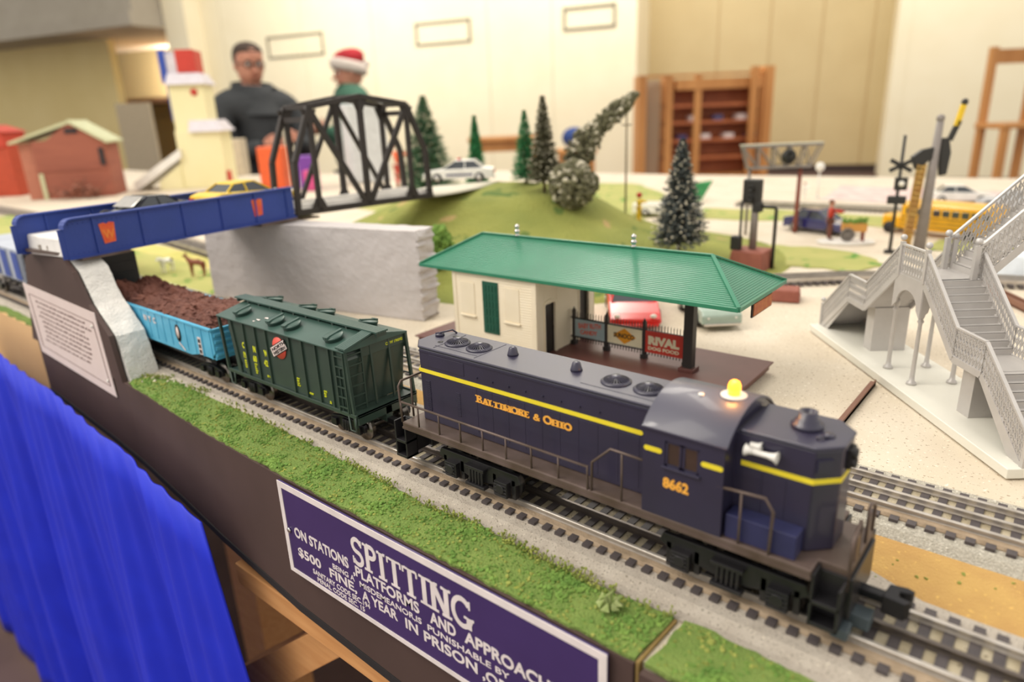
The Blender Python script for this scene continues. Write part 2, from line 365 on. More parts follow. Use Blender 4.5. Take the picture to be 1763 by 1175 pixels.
# second module's fascia beyond the joint
single('fascia_board', MB().box(139, 430, -84, -80, -128, -9.5), M_fascia, 'dark fascia board of the next module past the joint at lower right', 'board')
lumber = single('lumber_beam', MB().box(-252, 430, -75, -38, -150, -129.5), M_lumber, 'long orange pine beam under the dark fascia board', 'beam', bev=1)
single('lumber_brace', MB().hexa([(-330,-66,-300),(-290,-66,-312),(-290,-30,-312),(-330,-30,-300),(-150,-66,-150.5),(-110,-66,-150.5),(-110,-30,-150.5),(-150,-30,-150.5)]), M_lumber, 'slanted pine brace under the beam beside the blue curtain', 'brace', bev=1)
single('plywood_panel', MB().box(-960, -702, -50, -41, -95, -10.4), M_ply, 'pale plywood side panel at left beyond the notice card', 'panel', bev=.5)
# table legs out of sight line but real
for (x, y), lab in (((360, 700), 'pine leg post under the right side of the layout table'), ((-1100, 1500), 'pine leg post under the middle of the layout, below the hill'), ((-2700, 900), 'pine leg post under the far left part of the layout, below the barn'), ((200, 1900), 'pine leg post at the far right corner of the layout table'), ((-900, 260), 'pine leg post behind the blue curtain under the pasture')):
    single('leg_post', MB().box(x-45, x+45, y-45, y+45, -1120, -34.5), M_lumber, lab, 'post')
# signs
T = thing('enamel_sign', 'violet enamel sign with a white border about spitting, screwed to the fascia', 'sign', (-10, -83.5, -82))
OS = (-10, -82.5, -82)
part('plate', MB().box(-143, 122.5, -82.6, -80.8, -82, -9), M_signblue, T, bev=.5, off=OS)
bd = MB()
for a in ((-143, 122.5, -13.6, -9), (-143, 122.5, -82, -78.6), (-143, -138.7, -78.6, -13.6), (118, 122.5, -78.6, -13.6)): bd.box(a[0], a[1], -82.95, -82.5, a[2], a[3])
part('border', bd, M_signwhite, T, off=OS)
def sline(s, x0, x1, z0, z1, bold=.02, name='lettering'):
    mloc = Matrix.Translation((x0+10, -.12, z0+82)) @ Matrix.Rotation(pi/2, 4, 'X')
    h = (z1-z0)/.69; o = text_obj(name, s, h, M_signwhite, T, mloc, depth=.12, bold=bold*h)
    xs = [v.co.x for v in o.data.vertices]; w = (max(xs)-min(xs))/S; fx = (x1-x0)/w; mn = min(xs)
    for v in o.data.vertices: v.co.x = (v.co.x-mn)*fx+(x0+10)*S
    return o
serif_text('lettering', 'SPITTING', 19.4, M_signwhite, T, Matrix.Translation((-65+10, -.12, -41.6+82)) @ Matrix.Rotation(pi/2, 4, 'X'), depth=.15, stem=.2, thin=.075, width=103.5)
for s_, x0, x1, z0, z1, bo in (('ON STATIONS', -130.5, -70.5, -49, -41.4, .03), (',PLATFORMS', -66.5, -5, -51.2, -43.8, .025), ('AND', 3.8, 24.5, -52.2, -44.6, .03), ('APPROACHES', 31, 101, -51.4, -43.8, .03),
    ('BEING A', -89, -66, -56.9, -53.1, .015), ('MISDEMEANOR,IS', -61, -4, -58.2, -54.2, .015), ('PUNISHABLE BY', 1, 63, -59.2, -55.2, .015),
    ('$500', -129.5, -103, -64.2, -57.2, .025), ('FINE,', -93.6, -65, -65.4, -58.7, .025), ('A YEAR', -60, -26, -67.2, -60.4, .025), ('IN', -19, -8, -68, -61, .025), ('PRISON', -3, 39.5, -68.8, -61.8, .025), (',OR BOTH', 43, 96, -69.6, -62.6, .025),
    ('SANITARY CODE SEC.194', -114, -53, -72, -68.2, .02), ('PENAL CODE SEC. 15', -110, -59, -77, -73.5, .02)):
    sline(s_, x0, x1, z0, z1, bo)
for x, z in ((-136.5, -46.5), (117, -46.5)):
    part('screw', MB().lathe([(0, 0), (2.2, 0), (2.0, .7), (1.0, 1.1), (0, 1.15)], (x, -82.9, z), 12, 'y'), M_chrome, T, off=OS)
T = thing('notice_card', 'white paper notice with small grey print pinned to the pier panel', 'notice', (-565, -69, -28))
OC = (-565, -69, -28)
part('paper', MB().hexa([(-664,-67.6,-21),(-458,-67.6,-30),(-458,-66.9,-30),(-664,-66.9,-21),(-669,-67.6,61),(-466,-67.6,56),(-466,-66.9,56),(-669,-66.9,61)]), M_card, T, off=OC)
fr = MB()
for a, b in (((-655,50),(-474,45)),((-474,45),(-467,-20)),((-467,-20),(-652,-12)),((-652,-12),(-655,50))): fr.bar((a[0],-67.75,a[1]), (b[0],-67.75,b[1]), .25, .8)
part('printed_border', fr, M_ink, T, off=OC)
rn = random.Random(3)
pl = MB()
for k in range(9):
    z = 41-k*5.6; x = -640+rn.uniform(0, 12)
    while x < -490-rn.uniform(0, 20):
        w = rn.uniform(3, 12)
        xx = x
        while xx < x+w: pl.box(xx, xx+1.1, -67.85, -67.6, z-.022*(x+560), z+rn.choice((1.5, 1.5, 2.3))-.022*(x+560)); xx += 1.7
        x += w+2.5
part('printed_lines', pl, M_ink, T, off=OC, kind='stuff')
for x, z in ((-478, 41), (-470, -15)): part('pin', MB().ball((x, -68, z), 1.6, 8), M_white, T, off=OC)
# curtains
def drape(name, label, pts, ztop, zbot, amp, nf, seed, flare=0):
    rn = random.Random(seed); n = 200; m = 26; mb = MB(); P2 = [Vector(p) for p in pts]
    seg = [(P2[i+1]-P2[i]).length for i in range(len(P2)-1)]; tot = sum(seg)
    ph = [rn.uniform(0, 6.28) for _ in range(4)]; R = []
    for j in range(m+1):
        row = []; v = j/m
        for i in range(n+1):
            u = i/n*tot; k = 0; uu = u
            while k < len(seg)-1 and uu > seg[k]: uu -= seg[k]; k += 1
            d = (P2[k+1]-P2[k]).normalized(); p = P2[k]+d*uu; nn = Vector((d.y, -d.x))
            t = i/n
            f = sin(t*nf*6.28+ph[0]+.8*sin(t*9+ph[1]))*.7+.3*sin(t*nf*1.9*6.28+ph[2]+v*1.2)
            f += .35*sin(t*nf*6*6.28)*(1-v)**5
            a = amp*(.1+.9*min(1, v*3.2)); p = p+nn*(f*a+amp)+d*(v*flare*t**3)
            zt = ztop[0]+(ztop[1]-ztop[0])*t**2.6+1.2*sin(t*nf*5*6.28)
            row.append((p.x, p.y, zt+(zbot-zt)*v))
        R.append(row)
    mb.rings(R, closed=False, caps=False)
    o = part(name, mb, M_curtain); sm = o.modifiers.new('thick', 'SOLIDIFY'); sm.thickness = .0015
    return meta(o, label, 'curtain')
drape('curtain', 'pleated royal blue satin curtain hanging in front from the fascia edge', [(-930, -78), (-700, -78), (-420, -84), (-226, -90)], (-31, -64), -1100, 17, 4, 5, 150)
drape('curtain', 'royal blue skirt at far left whose hem ends above the brown carpet', [(-3300, -20), (-2000, 0), (-1500, 0), (-990, -30)], (-60, -44), -1108, 14, 12, 8)
# ------------------------------------------------------------ train: shared running gear
def wheelset(mb, x, y=16, r=9.5, n=20):
    for s in (-1, 1):
        mb.lathe([(0, -2.2), (r*.3, -2.6), (r*.35, -1.6), (r*.78, -1.2), (r*.8, -2.2), (r, -2.2), (r, .8), (r+1.1, 1.0), (r+1.1, 2.0), (r*.4, 2.0), (0, 2)][::(1 if s < 0 else 1)], (x, s*y, r+.2), n, 'y') if s < 0 else \
        mb.lathe([(0, 2.2), (r*.3, 2.6), (r*.35, 1.6), (r*.78, 1.2), (r*.8, 2.2), (r, 2.2), (r, -.8), (r+1.1, -1.0), (r+1.1, -2.0), (0, -2)], (x, s*y*1.0, r+.2), n, 'y')
    mb.cone((x, -y, r+.2), (x, y, r+.2), 1.6, n=8)
def truck(T, xc, half, off, loco=False):
    r = 9.5 if loco else 8.2
    for dx in (-half, half):
        mb = MB(); wheelset(mb, xc+dx, r=r); part('wheelset', mb, M_wheel if not loco else M_blackmetal, T, off=off)
    for s in (-1, 1):
        mb = MB(); y0, y1 = sorted((s*19.5, s*22.5))
        if loco:
            mb.prism([(xc-half-13, 15), (xc-half-11, 20), (xc+half+11, 20), (xc+half+13, 15), (xc+half+8, 12), (xc+8, 7), (xc-8, 7), (xc-half-8, 12)], 'y', y0, y1)
            for dx in (-half, half):
                mb.box(xc+dx-5, xc+dx+5, min(s*22, s*26), max(s*22, s*26), 4, 14)
                mb.cone((xc+dx, s*22, 9.5), (xc+dx, s*27, 9.5), 3.2, n=10)
                mb.box(xc+dx-9, xc+dx-6, y0, y1+(.5), 3, 16)
                mb.box(xc+dx+6, xc+dx+9, y0, y1+(.5), 3, 16)
            for k in range(5): mb.cone((xc-5+k*2.5, s*24.6, 5.5), (xc-5+k*2.5, s*24.6, 16), 1.0, n=6)
            mb.box(xc-8, xc+8, min(s*22, s*26.5), max(s*22, s*26.5), 3.5, 5.5); mb.box(xc-8, xc+8, min(s*22, s*26.5), max(s*22, s*26.5), 15.5, 17.5)
            for k in range(4): mb.box(xc-half-6+k*1.0-1, xc-half+4, min(s*26, s*26.6), max(s*26, s*26.6), 5+k*2.2, 6+k*2.2)
            for k in range(4): mb.box(xc+half-5, xc+half+5, min(s*26, s*26.6), max(s*26, s*26.6), 5+k*2.2, 6+k*2.2)
        else:
            mb.prism([(xc-half-6, 11), (xc-half-5, 13), (xc-6, 15), (xc+6, 15), (xc+half+5, 13), (xc+half+6, 11), (xc+half+5, 7), (xc+half-4, 7), (xc+6, 4), (xc-6, 4), (xc-half+4, 7), (xc-half-5, 7)], 'y', y0, y1)
            for dx in (-half, half): mb.box(xc+dx-3, xc+dx+3, min(s*22, s*24.5), max(s*22, s*24.5), 6, 12)
            for k in (-3, 0, 3): mb.cone((xc+k, s*23.2, 5), (xc+k, s*23.2, 14), 1.3, n=6)
        part('truck_frame', mb, M_black if loco else M_blackmetal, T, bev=.3, off=off)
    mb = MB().box(xc-5, xc+5, -19, 19, 11, 18); part('truck_bolster', mb, M_black, T, off=off)
def coupler(T, x, d, off, z=12):
    mb = MB(); mb.box(*sorted((x, x+d*13)), -2.6, 2.6, z-2, z+2)
    mb.prism([(x+d*11, -5.5), (x+d*20, -6.5), (x+d*22, -3), (x+d*17, -2), (x+d*16.5, 1.5), (x+d*21, 3), (x+d*22, 5.5), (x+d*19, 6.5), (x+d*12, 5)], 'z', z-4.5, z+4.5)
    part('coupler', mb, M_blackmetal, T, bev=.5, off=off)

# ------------------------------------------------------------ locomotive
T = thing('diesel_locomotive', 'dark navy road switcher locomotive lettered BALTIMORE & OHIO 8662 with an amber roof beacon', 'locomotive', (60, 0, 0))
O = (60, 0, 0)
mb = MB()
mb.prism([(-70, -29.1), (190, -29.1), (190, -19), (203, -19), (203, 19), (190, 19), (190, 29.1), (-70, 29.1)], 'z', 29.0, 33.4)
part('walkway', mb, M_frame, T, bev=.7, off=O)
part('underframe', MB().box(-66, 186, -17, 17, 20, 29.2), M_black, T, off=O)
def hood_outline(x0, x1, w, c0, c1):
    o = []
    o += [(x0+c0, -w), (x1-c1, -w)] if c1 else [(x0+c0, -w), (x1, -w)]
    o += [(x1, -w+c1*1.0), (x1, w-c1*1.0), (x1-c1, w)] if c1 else [(x1, w)]
    o += [(x0+c0, w), (x0, w-c0*1.0), (x0, -w+c0*1.0)] if c0 else [(x0, w)]
    return o
part('long_hood', MB().prism(hood_outline(-70, 109, 17.2, 9, 0), 'z', 33.4, 83.2), M_navy, T, bev=.8, off=O)
part('hood_roof', MB().prism(hood_outline(-70.6, 108, 17.8, 9.2, 0), 'z', 83.3, 84.8), M_navy, T, bev=.7, off=O)
part('short_hood', MB().prism(hood_outline(148, 192.5, 17.2, 0, 9), 'z', 33.4, 83.2), M_navy, T, bev=.8, off=O)
part('hood_roof', MB().prism(hood_outline(150.5, 193, 17.8, 0, 9.2), 'z', 83.3, 84.8), M_navy, T, bev=.7, off=O)
# stripe
def zstripe(x0, x1, y, z0=67.2, z1=69.7):
    mb = MB(); n = 5; r = (z1-z0)/2; zc = (z0+z1)/2
    poly = [(x0+r+r*cos(a), zc+r*sin(a)) for a in [pi/2+pi*k/n for k in range(n+1)]]+[(x1-r+r*cos(a), zc+r*sin(a)) for a in [-pi/2+pi*k/n for k in range(n+1)]]
    return mb.prism(poly, 'y', y-.15, y+.15)
for s in (-1, 1):
    part('yellow_stripe', zstripe(-62.5, 101.5, s*17.3).bar((-61.3, s*17.25, 68.45), (-70.1, s*8.3, 68.45), .3, 2.5), M_yellow, T, off=O)
    part('yellow_stripe', zstripe(108.6, 118.3, s*29.25), M_yellow, T, off=O)
    part('yellow_stripe', zstripe(138.0, 148.6, s*29.25), M_yellow, T, off=O)
    part('yellow_stripe', MB().box(152, 184, s*17.3-.15, s*17.3+.15, 67.2, 69.7).bar((183.3, s*17.4, 68.45), (192.6, s*8.1, 68.45), .3, 2.5), M_yellow, T, off=O)
part('yellow_stripe', MB().box(-70.3, -69.9, -8.6, 8.6, 67.2, 69.7).box(192.4, 192.75, -8.6, 8.6, 67.2, 69.7), M_yellow, T, off=O)
# lettering
serif_text('road_name', 'BALTIMORE & OHIO', 3.9, M_gold, T, Matrix.Translation((-12.5-60, -17.36, 57.6)) @ Matrix.Rotation(pi/2, 4, 'X'), depth=.2, stem=.28, thin=.13, gap=.02, width=70.5, first=1.18, label='gold serif lettering reading BALTIMORE & OHIO')
o = text_obj('road_number', '8662', 7.2, M_gold, T, Matrix.Translation((119.3-60, -29.2, 50.3)) @ Matrix.Rotation(pi/2, 4, 'X'), depth=.12, bold=.32, sx=.92, label='gold number 8662')
# louvers, doors, filter panels
for s in (-1, 1):
    lv = MB()
    for k in range(16): lv.box(-56.8, -52.8, min(s*17.1, s*17.7), max(s*17.1, s*17.7), 41+k*1.35, 41.75+k*1.35)
    part('louvre_slats', lv, M_navy, T, off=O)
    lv = MB()
    for k in range(12): lv.box(-30, -26.5, min(s*17.1, s*17.55), max(s*17.1, s*17.55), 44+k*1.35, 44.7+k*1.35)
    part('louvre_slats', lv, M_navy, T, off=O)
    for k in range(10):
        x = -24+k*12.4; part('hood_door', MB().box(x, x+11.9, min(s*17.1, s*17.34), max(s*17.1, s*17.34), 36.5, 66), M_navy, T, bev=.08, off=O)
    for k in range(3): part('hood_door', MB().box(152+k*10.6, 162+k*10.6, min(s*17.1, s*17.42), max(s*17.1, s*17.42), 36.5, 66), M_navy, T, bev=.08, off=O)
    part('filter_panel', MB().box(-52, -22, min(s*17.1, s*17.5), max(s*17.1, s*17.5), 72, 80.5), M_navy, T, bev=.2, off=O)
    part('hood_lip', MB().box(-61, 107, min(s*17.1, s*17.65), max(s*17.1, s*17.65), 81.2, 81.9), M_navy, T, off=O)
    for k in range(8): part('latch', MB().box(-12+k*12.4, -10.8+k*12.4, min(s*17.3, s*17.9), max(s*17.3, s*17.9), 73, 74), M_navy, T, off=O)
# fans
def fan(x, y):
    f = MB().lathe([(0, 0), (8.4, 0), (8.4, .5), (7.6, 1.0), (7.2, 1.3)], (x, y, 84.8), 28)
    o = part('fan_ring', f, M_navy, T, off=O)
    g = MB()
    for k in range(26):
        a = 2*pi*k/26; g.bar((x+7.2*cos(a), y+7.2*sin(a), 86), (x+2.4*cos(a), y+2.4*sin(a), 87.9), .38, .5)
    part('fan_grille', g, M_navy, T, off=O)
    part('fan_cone', MB().lathe([(7.1, 0), (2.5, 1.9), (0, 1.9)], (x, y, 85.5), 24), M_black, T, off=O)
    part('fan_cap', MB().lathe([(2.9, 0), (2.9, .6), (2.2, 1.1), (0, 1.2)], (x, y, 87.6), 16), M_navy, T, off=O)
for x in (-42.9, -24.2, 75, 94.9): fan(x, 0)
for x in (1.2, 47.6):
    part('exhaust_stack', MB().lathe([(3.6, 0), (3.3, 1), (2.3, 4.6), (1.6, 5.2), (0, 5.2)], (x, 2.4, 84.8), 14), M_navy, T, off=O)
part('nose_stack', MB().lathe([(7.2, 0), (7.0, 1.6), (5.6, 2.2), (5.4, 3.6), (4.3, 4.2), (4.1, 7.5), (2.8, 7.5), (2.8, 4)], (173.5, 2, 84.8), 20), M_navy, T, off=O)
part('roof_hatch', MB().lathe([(3, 0), (3, .6), (0, .8)], (184, -2.5, 84.8), 14).tube([(181, -9, 85.3), (183, -7, 86), (185, -5, 85.3)], .6), M_navy, T, off=O)
part('roof_bell', MB().lathe([(3.2, 0), (2.9, 1.5), (1, 2.2), (0, 2.3)], (-64, 5, 84.8), 14).tube([(-66, 3, 86.5), (-60, 6, 88), (-61, 14, 87), (-58, 15, 85)], .6), M_navy, T, off=O)
part('roof_hole', MB().lathe([(1.9, 0), (1.9, .15), (0, .15)], (-54, -4.5, 84.8), 14).lathe([(1.9, 0), (1.9, .15), (0, .15)], (-53.5, 9, 84.8), 14), M_black, T, off=O)
for x in (-50, -15): part('roof_seam', MB().box(x, x+.4, -15, 15, 84.8, 85.0), M_navy, T, off=O)
part('roof_seam', MB().box(-52, -16, -11.5, -11.1, 84.8, 85).box(60, 108, -12, -11.6, 84.8, 85), M_navy, T, off=O)
# cab
cw = MB()
for s in (-1, 1):
    y0, y1 = sorted((s*27.6, s*29.1))
    for a in ((108, 119.6, 33.4, 79.5), (137, 149, 33.4, 79.5), (119.6, 137, 33.4, 61.6), (119.6, 137, 74.6, 79.5)): cw.box(a[0], a[1], y0, y1, a[2], a[3])
n = 14; A0 = atan2(29.1, 1); R_ = (29.1**2+13**2)/(2*13); zc = 92.5-R_
arcp = lambda R, n=14: [(R*sin(t), zc+R*cos(t)) for t in [-math.asin(29.1/R_)+2*math.asin(29.1/R_)*k/n for k in range(n+1)]]
for x0 in (108, 147.6):
    cw.prism([(-27.6, 33.4), (27.6, 33.4)]+[(y, z) for y, z in arcp(R_-1.4)[::-1]], 'x', x0, x0+1.4)
part('cab_walls', cw, M_navy, T, off=O)
rf = MB(); R = []
for x in (107.2, 149.9):
    R.append([(x, y, z) for y, z in arcp(R_)]+[(x, y, z-1.5) for y, z in arcp(R_)[::-1]])
rf.rings(R, smooth=True)
o = part('cab_roof', rf, M_navyroof, T, bev=.25, off=O)
for s in (-1, 1): part('cab_gutter', MB().box(107.2, 149.9, min(s*29, s*29.9), max(s*29, s*29.9), 78.6, 79.6), M_navy, T, off=O)
M_brownin = mat('brown_interior', '#7a5a4c', .55)
M_pane = mat('clear_pane', '#b59a8c', .08, trans=.9)
for s in (-1, 1):
    y = s*28.2
    for x0, x1 in ((119.8, 128), (128.6, 136.9)):
        f = MB(); 
        for a in ((x0, x0+1.2, 61.6, 74.6), (x1-1.0, x1, 61.6, 74.6), (x0, x1, 61.6, 62.6), (x0, x1, 73.6, 74.6)): f.box(a[0], a[1], y-.5, y+.5, a[2], a[3])
        w = part('cab_window', f, M_navy, T, off=O)
        p = part('window_pane', MB().box(x0+1.2, x1-1, y-.15, y+.15, 62.6, 73.6), M_pane, w, off=O)
    part('window_sill', MB().box(118.5, 138, min(s*29, s*30.4), max(s*29, s*30.4), 60.4, 61.6), M_navy, T, bev=.2, off=O)
part('cab_interior', MB().box(110, 147, -24, 24, 34, 78), M_brownin, T, off=O)
M_amber = mat('amber_beacon_glow', '#ff8c1a', .3, emit=7)
M_hot = mat('hot_beacon_core', '#ffd98a', .3, emit=30)
part('beacon_plate', MB().lathe([(6.2, 0), (6.2, .7), (0, .9)], (139.8, 0, 92.2), 20), M_white, T, off=O)
part('beacon_lens', MB().lathe([(2.9, 0), (2.9, 4.6), (2.3, 6.2), (1, 7), (0, 7.1)], (139.8, 0, 93), 16), M_amber, T, off=O, label='glowing amber lens')
part('roof_plug', MB().lathe([(1.7, 0), (1.5, .9), (0, 1)], (126.3, -6.5, 91.5), 10), M_white, T, off=O)
pl_ = bpy.data.lights.new('beacon_lamp', 'POINT'); pl_.energy = .02; pl_.color = (1, .42, .1); pl_.shadow_soft_size = .003
po = bpy.data.objects.new('beacon_lamp', pl_); COL.objects.link(po); po.location = (.1398, 0, .104)
# horn
h = MB()
h.lathe([(1.3, 0), (1.3, 6), (1.8, 8.6), (3.0, 10.4), (2.4, 10.4), (1.0, 9)], (158.5, -20.2, 76.8), 12, 'x')
h.lathe([(1.3, 0), (1.6, -2), (3.0, -4), (2.4, -4), (1, -2.5)], (158.5, -20.2, 76.8), 12, 'x').box(156.5, 159, -20, -17, 76, 78).lathe([(1.1, 0), (1.4, 3.5), (2.4, 5.2), (2, 5.2), (.8, 4)], (156, -18.6, 79.2), 10, 'x')
part('horn', h, M_white, T, off=O, label='silvery white twin horn')
# headlights
for x, s in ((192.4, 1), (-70.2, -1)):
    hb = MB().box(*sorted((x, x+s*2.2)), -4, 4, 72, 81)
    for z in (74.2, 78.6): hb.lathe([(2.6, 0), (2.6, s*3.6), (2, s*3.6), (1.6, s*2.4), (0, s*2.2)], (x, 0, z), 12, 'x')
    part('headlight', hb, M_black, T, off=O)
part('number_board', MB() if False else MB().hexa([(185,-17.3,73),(190,-12.3,73),(189,-11.3,73),(184,-16.3,73),(185,-17.3,79),(190,-12.3,79),(189,-11.3,79),(184,-16.3,79)]), M_navy, T, off=O)
# battery boxes beside the short hood
for s in (-1, 1):
    part('battery_box', MB().box(150, 182, min(s*17.2, s*26.8), max(s*17.2, s*26.8), 33.4, 45.6), mat('blue_navy_plastic', '#34365e', .35, col2='#2c2e50', scale=40), T, bev=.4, off=O)
# steps at corners
for sx, x0 in ((1, 190.2), (-1, -83)):
    for s in (-1, 1):
        st = MB(); y0, y1 = sorted((s*19.2, s*29))
        if sx > 0: X0, X1 = 190.2, 202.5
        else: X0, X1 = -79, -68
        st.box(X0, X1, y0, y1, 6, 8); st.box(X0, X1, y0, y1, 17, 19); st.box(X0, X0+1.2, y0, y1, 6, 32); st.box(X1-1.2, X1, y0, y1, 6, 28)
        st.box(X0, X1, min(s*19.2, s*20.2), max(s*19.2, s*20.2), 6, 30)
        part('step_well', st, M_black, T, bev=.3, off=O)
    xx = 203 if sx > 0 else -71
    part('pilot', MB().box(*sorted((xx-2*sx, xx+1.5*sx)), -18.8, 18.8, 8, 29), M_black, T, bev=.4, off=O)
coupler(T, 203, 1, O, 13); coupler(T, -78, -1, O, 11)
part('pickup_shoe', MB().box(196, 212, -13, -4, 1.2, 8).box(199, 206, -24, -16, .6, 6), mat('grey_shoe', '#4b565c', .5), T, bev=.6, off=O)
part('draft_gear', MB().box(-79, -66, -8, 8, 8, 22), M_black, T, bev=.5, off=O)
truck(T, -10, 21, O, True); truck(T, 152, 24, O, True)
# handrails
def rail(points, posts, y, r=.75):
    mb = MB(); mb.tube([(x, y, z) for x, z in points], r, 6)
    for x, z in posts: mb.tube([(x, y, 33), (x, y, z)], r*.85, 5)
    part('handrail', mb, M_frame, T, off=O)
for s in (-1, 1):
    y = s*28.4
    px = [-70.6, -54.6, -35.8, -17.4, .9, 19, 37.6, 56.3, 75.2]
    rail([(-70.6, 47.2), (75.2, 46.4), (75.6, 33)], [(x, 47) for x in px], y)
    rail([(77.8, 33), (78.2, 50), (89.4, 60.8), (108, 60.4)], [(96, 60.6)], y)
    rail([(145.5, 59.2), (168, 60.6), (171.7, 55), (171.2, 33)], [(157.4, 60)], y)
    part('side_sill', MB().box(-70, 190, min(s*28.6, s*29.5), max(s*28.6, s*29.5), 28.6, 30), M_frame, T, off=O)
    er = MB().tube([(202.4, s*6, 33), (202.4, s*6, 50), (202.4, s*8, 52), (202.4, s*17, 48), (202.4, s*18.4, 45), (202.4, s*18.4, 22)], .8).box(201.9, 202.9, min(s*6, s*12), max(s*6, s*12), 33.4, 46)
    part('end_rail', er, M_frame, T, off=O)
    er = MB().tube([(-70.4, s*28.4, 33), (-71.6, s*28.4, 58), (-71.6, s*26, 61), (-70.8, s*8.2, 61.5)], .8).tube([(-71, s*18, 33), (-71, s*18, 60)], .7)
    part('end_rail', er, M_frame, T, off=O)

# ------------------------------------------------------------ covered hopper
HO = (-212, 0, 0)
T = thing('covered_hopper_car', 'dark green covered hopper car with round roof hatches, coupled behind the locomotive', 'freight car', HO)
bod = MB()
R = []
for y, zt, inx in ((-27.6, 69.8, 0), (27.6, 69.8, 0)):
    pass
prof = [(-284, 70), (-131, 70), (-127.5, 63), (-133.5, 23), (-268, 23), (-287, 60)]
bod.prism(prof, 'y', -27.2, 27.2)
part('body', bod, M_green, T, bev=.5, off=HO)
for s in (-1, 1):
    for x in (-280, -261.4, -244, -228, -195.4, -179, -162, -146, -137):
        xb = x+(-276-x)*0 + (6 if x < -270 else 0)
        part('side_rib', MB().hexa([(xb-.9, s*27, 23.5), (xb+.9, s*27, 23.5), (xb+.9, s*28.6, 23.5), (xb-.9, s*28.6, 23.5), (x-.9, s*27, 70), (x+.9, s*27, 70), (x+.9, s*28.6, 70), (x-.9, s*28.6, 70)]), M_green, T, off=HO)
    part('side_sill', MB().box(-296, -120, min(s*27.4, s*29.2), max(s*27.4, s*29.2), 21.2, 24.2), M_green, T, bev=.3, off=HO)
    part('end_gusset', MB().prism([(-284, 70), (-279, 70), (-273, 24), (-279, 24)], 'y', *sorted((s*27, s*28.3))), M_green, T, off=HO)
    sx = MB().prism([(-139, 70), (-131, 70), (-126, 60), (-134, 56), (-134.5, 24), (-139, 24)], 'y', *sorted((s*27, s*28.3)))
    part('end_gusset', sx, M_green, T, off=HO)
ro = MB().prism([(-29.6, 69.8), (29.6, 69.8), (29.6, 71), (0, 77.6), (-29.6, 71)], 'x', -300, -125.5)
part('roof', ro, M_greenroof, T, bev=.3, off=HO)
rb = MB()
for y in (-4.4, -2.2, 0, 2.2, 4.4): rb.box(-310, -118, y-1.0, y+1.0, 79, 80.2)
part('running_board', rb, M_greenroof, T, off=HO)
sb = MB()
for k in range(12): sb.box(-308+k*17, -306+k*17, -4.5, 4.5, 76, 79)
part('board_support', sb, M_green, T, off=HO)
for s, x0, x1 in ((-1, -134, -123), (1, -302, -291)):
    q = MB()
    for k in range(5):
        xa = x0+k*(x1-x0)/5; q.hexa([(xa, s*30, 72.2), (xa+2, s*30, 72.2), (xa+2, s*5, 78.2), (xa, s*5, 78.2), (xa, s*30, 73.4), (xa+2, s*30, 73.4), (xa+2, s*5, 79.4), (xa, s*5, 79.4)])
    part('end_running_board', q, M_greenroof, T, off=HO)
for x, s in [(-274, -1), (-225, -1), (-203, -1), (-150, -1), (-286, 1), (-236, 1), (-210.6, 1), (-157, 1)]:
    y = s*18.3; tilt = s*atan2(6.6, 29.6)
    zc_ = 71+6.6*(1-abs(y)/29.6)
    M_ = Matrix.Translation((x, y, zc_)) @ Matrix.Rotation(-tilt, 4, 'X')
    hm = MB().lathe([(7.0, -.5), (7.0, 2.0), (7.6, 2.2), (7.6, 3.0), (6.6, 3.5), (0, 3.9)], (0, 0, 0), 22)
    hm.v = [tuple(M_ @ Vector(v)) for v in hm.v]
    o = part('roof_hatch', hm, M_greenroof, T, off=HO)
    sm = MB().box(-1.2, 1.2, -7.8, 7.8, 3.4, 4.6).box(-2.5, 2.5, s*6.2-1.2, s*6.2+1.2, 2.5, 4.9); sm.v = [tuple(M_ @ Vector(v)) for v in sm.v]
    part('hatch_strap', sm, M_greenroof, o, off=HO)
# ladders
def ladder(T, p0, p1, z0, z1, n, m, off, name='ladder'):
    mb = MB(); p0 = Vector(p0); p1 = Vector(p1)
    for p in (p0, p1): mb.bar((p.x, p.y, z0), (p.x, p.y, z1), 1.1, 1.1)
    for k in range(n):
        z = z0+(k+.5)*(z1-z0)/n; mb.bar((p0.x, p0.y, z), (p1.x, p1.y, z), .9, .9)
    part(name, mb, m, T, off=off)
ladder(T, (-137.5, -29.3), (-127.5, -29.3), 24, 70, 6, M_green, HO)
ladder(T, (-126.2, -28.5), (-126.2, -14), 24, 71, 6, M_green, HO)
ladder(T, (-290, 29.3), (-281, 29.3), 24, 70, 6, M_green, HO); ladder(T, (-299, 28.5), (-299, 14), 24, 71, 6, M_green, HO)
for x, xb, s in ((-126.5, -121.5, 1), (-298.5, -294.5, -1), (-126.5, -122, -1)):
    part('corner_post', MB().hexa([(xb-1.2, s*28-1, 14), (xb+1.2, s*28-1, 14), (xb+1.2, s*28+1, 14), (xb-1.2, s*28+1, 14), (x-1.2, s*28-1, 70), (x+1.2, s*28-1, 70), (x+1.2, s*28+1, 70), (x-1.2, s*28+1, 70)]), M_green, T, off=HO)
eh = MB()
for z in (38, 50): part('end_rail', MB().bar((-131, 27.5, z), (-124, 28, z), .9, .9), M_green, T, off=HO)
for y in (-5, 12): part('end_stiffener', MB().bar((-126, y, 24), (-127.5, y, 70), 1.6, 1.6), M_green, T, off=HO)
for y in (-8, 9): part('end_stiffener', MB().bar((-296, y, 24), (-289, y, 64), 1.6, 1.6), M_green, T, off=HO)
eh.box(-127.6, -127, -14, 27, 62.5, 70)
part('end_frame', eh, M_green, T, off=HO)
text_obj('lettering', 'CNW 196042', 3.0, M_ytext, T, Matrix.Translation((-127+212, 9, 65)) @ Matrix.Rotation(pi/2, 4, 'Z') @ Matrix.Rotation(pi/2, 4, 'X'), depth=.2, bold=.08, sx=.95)
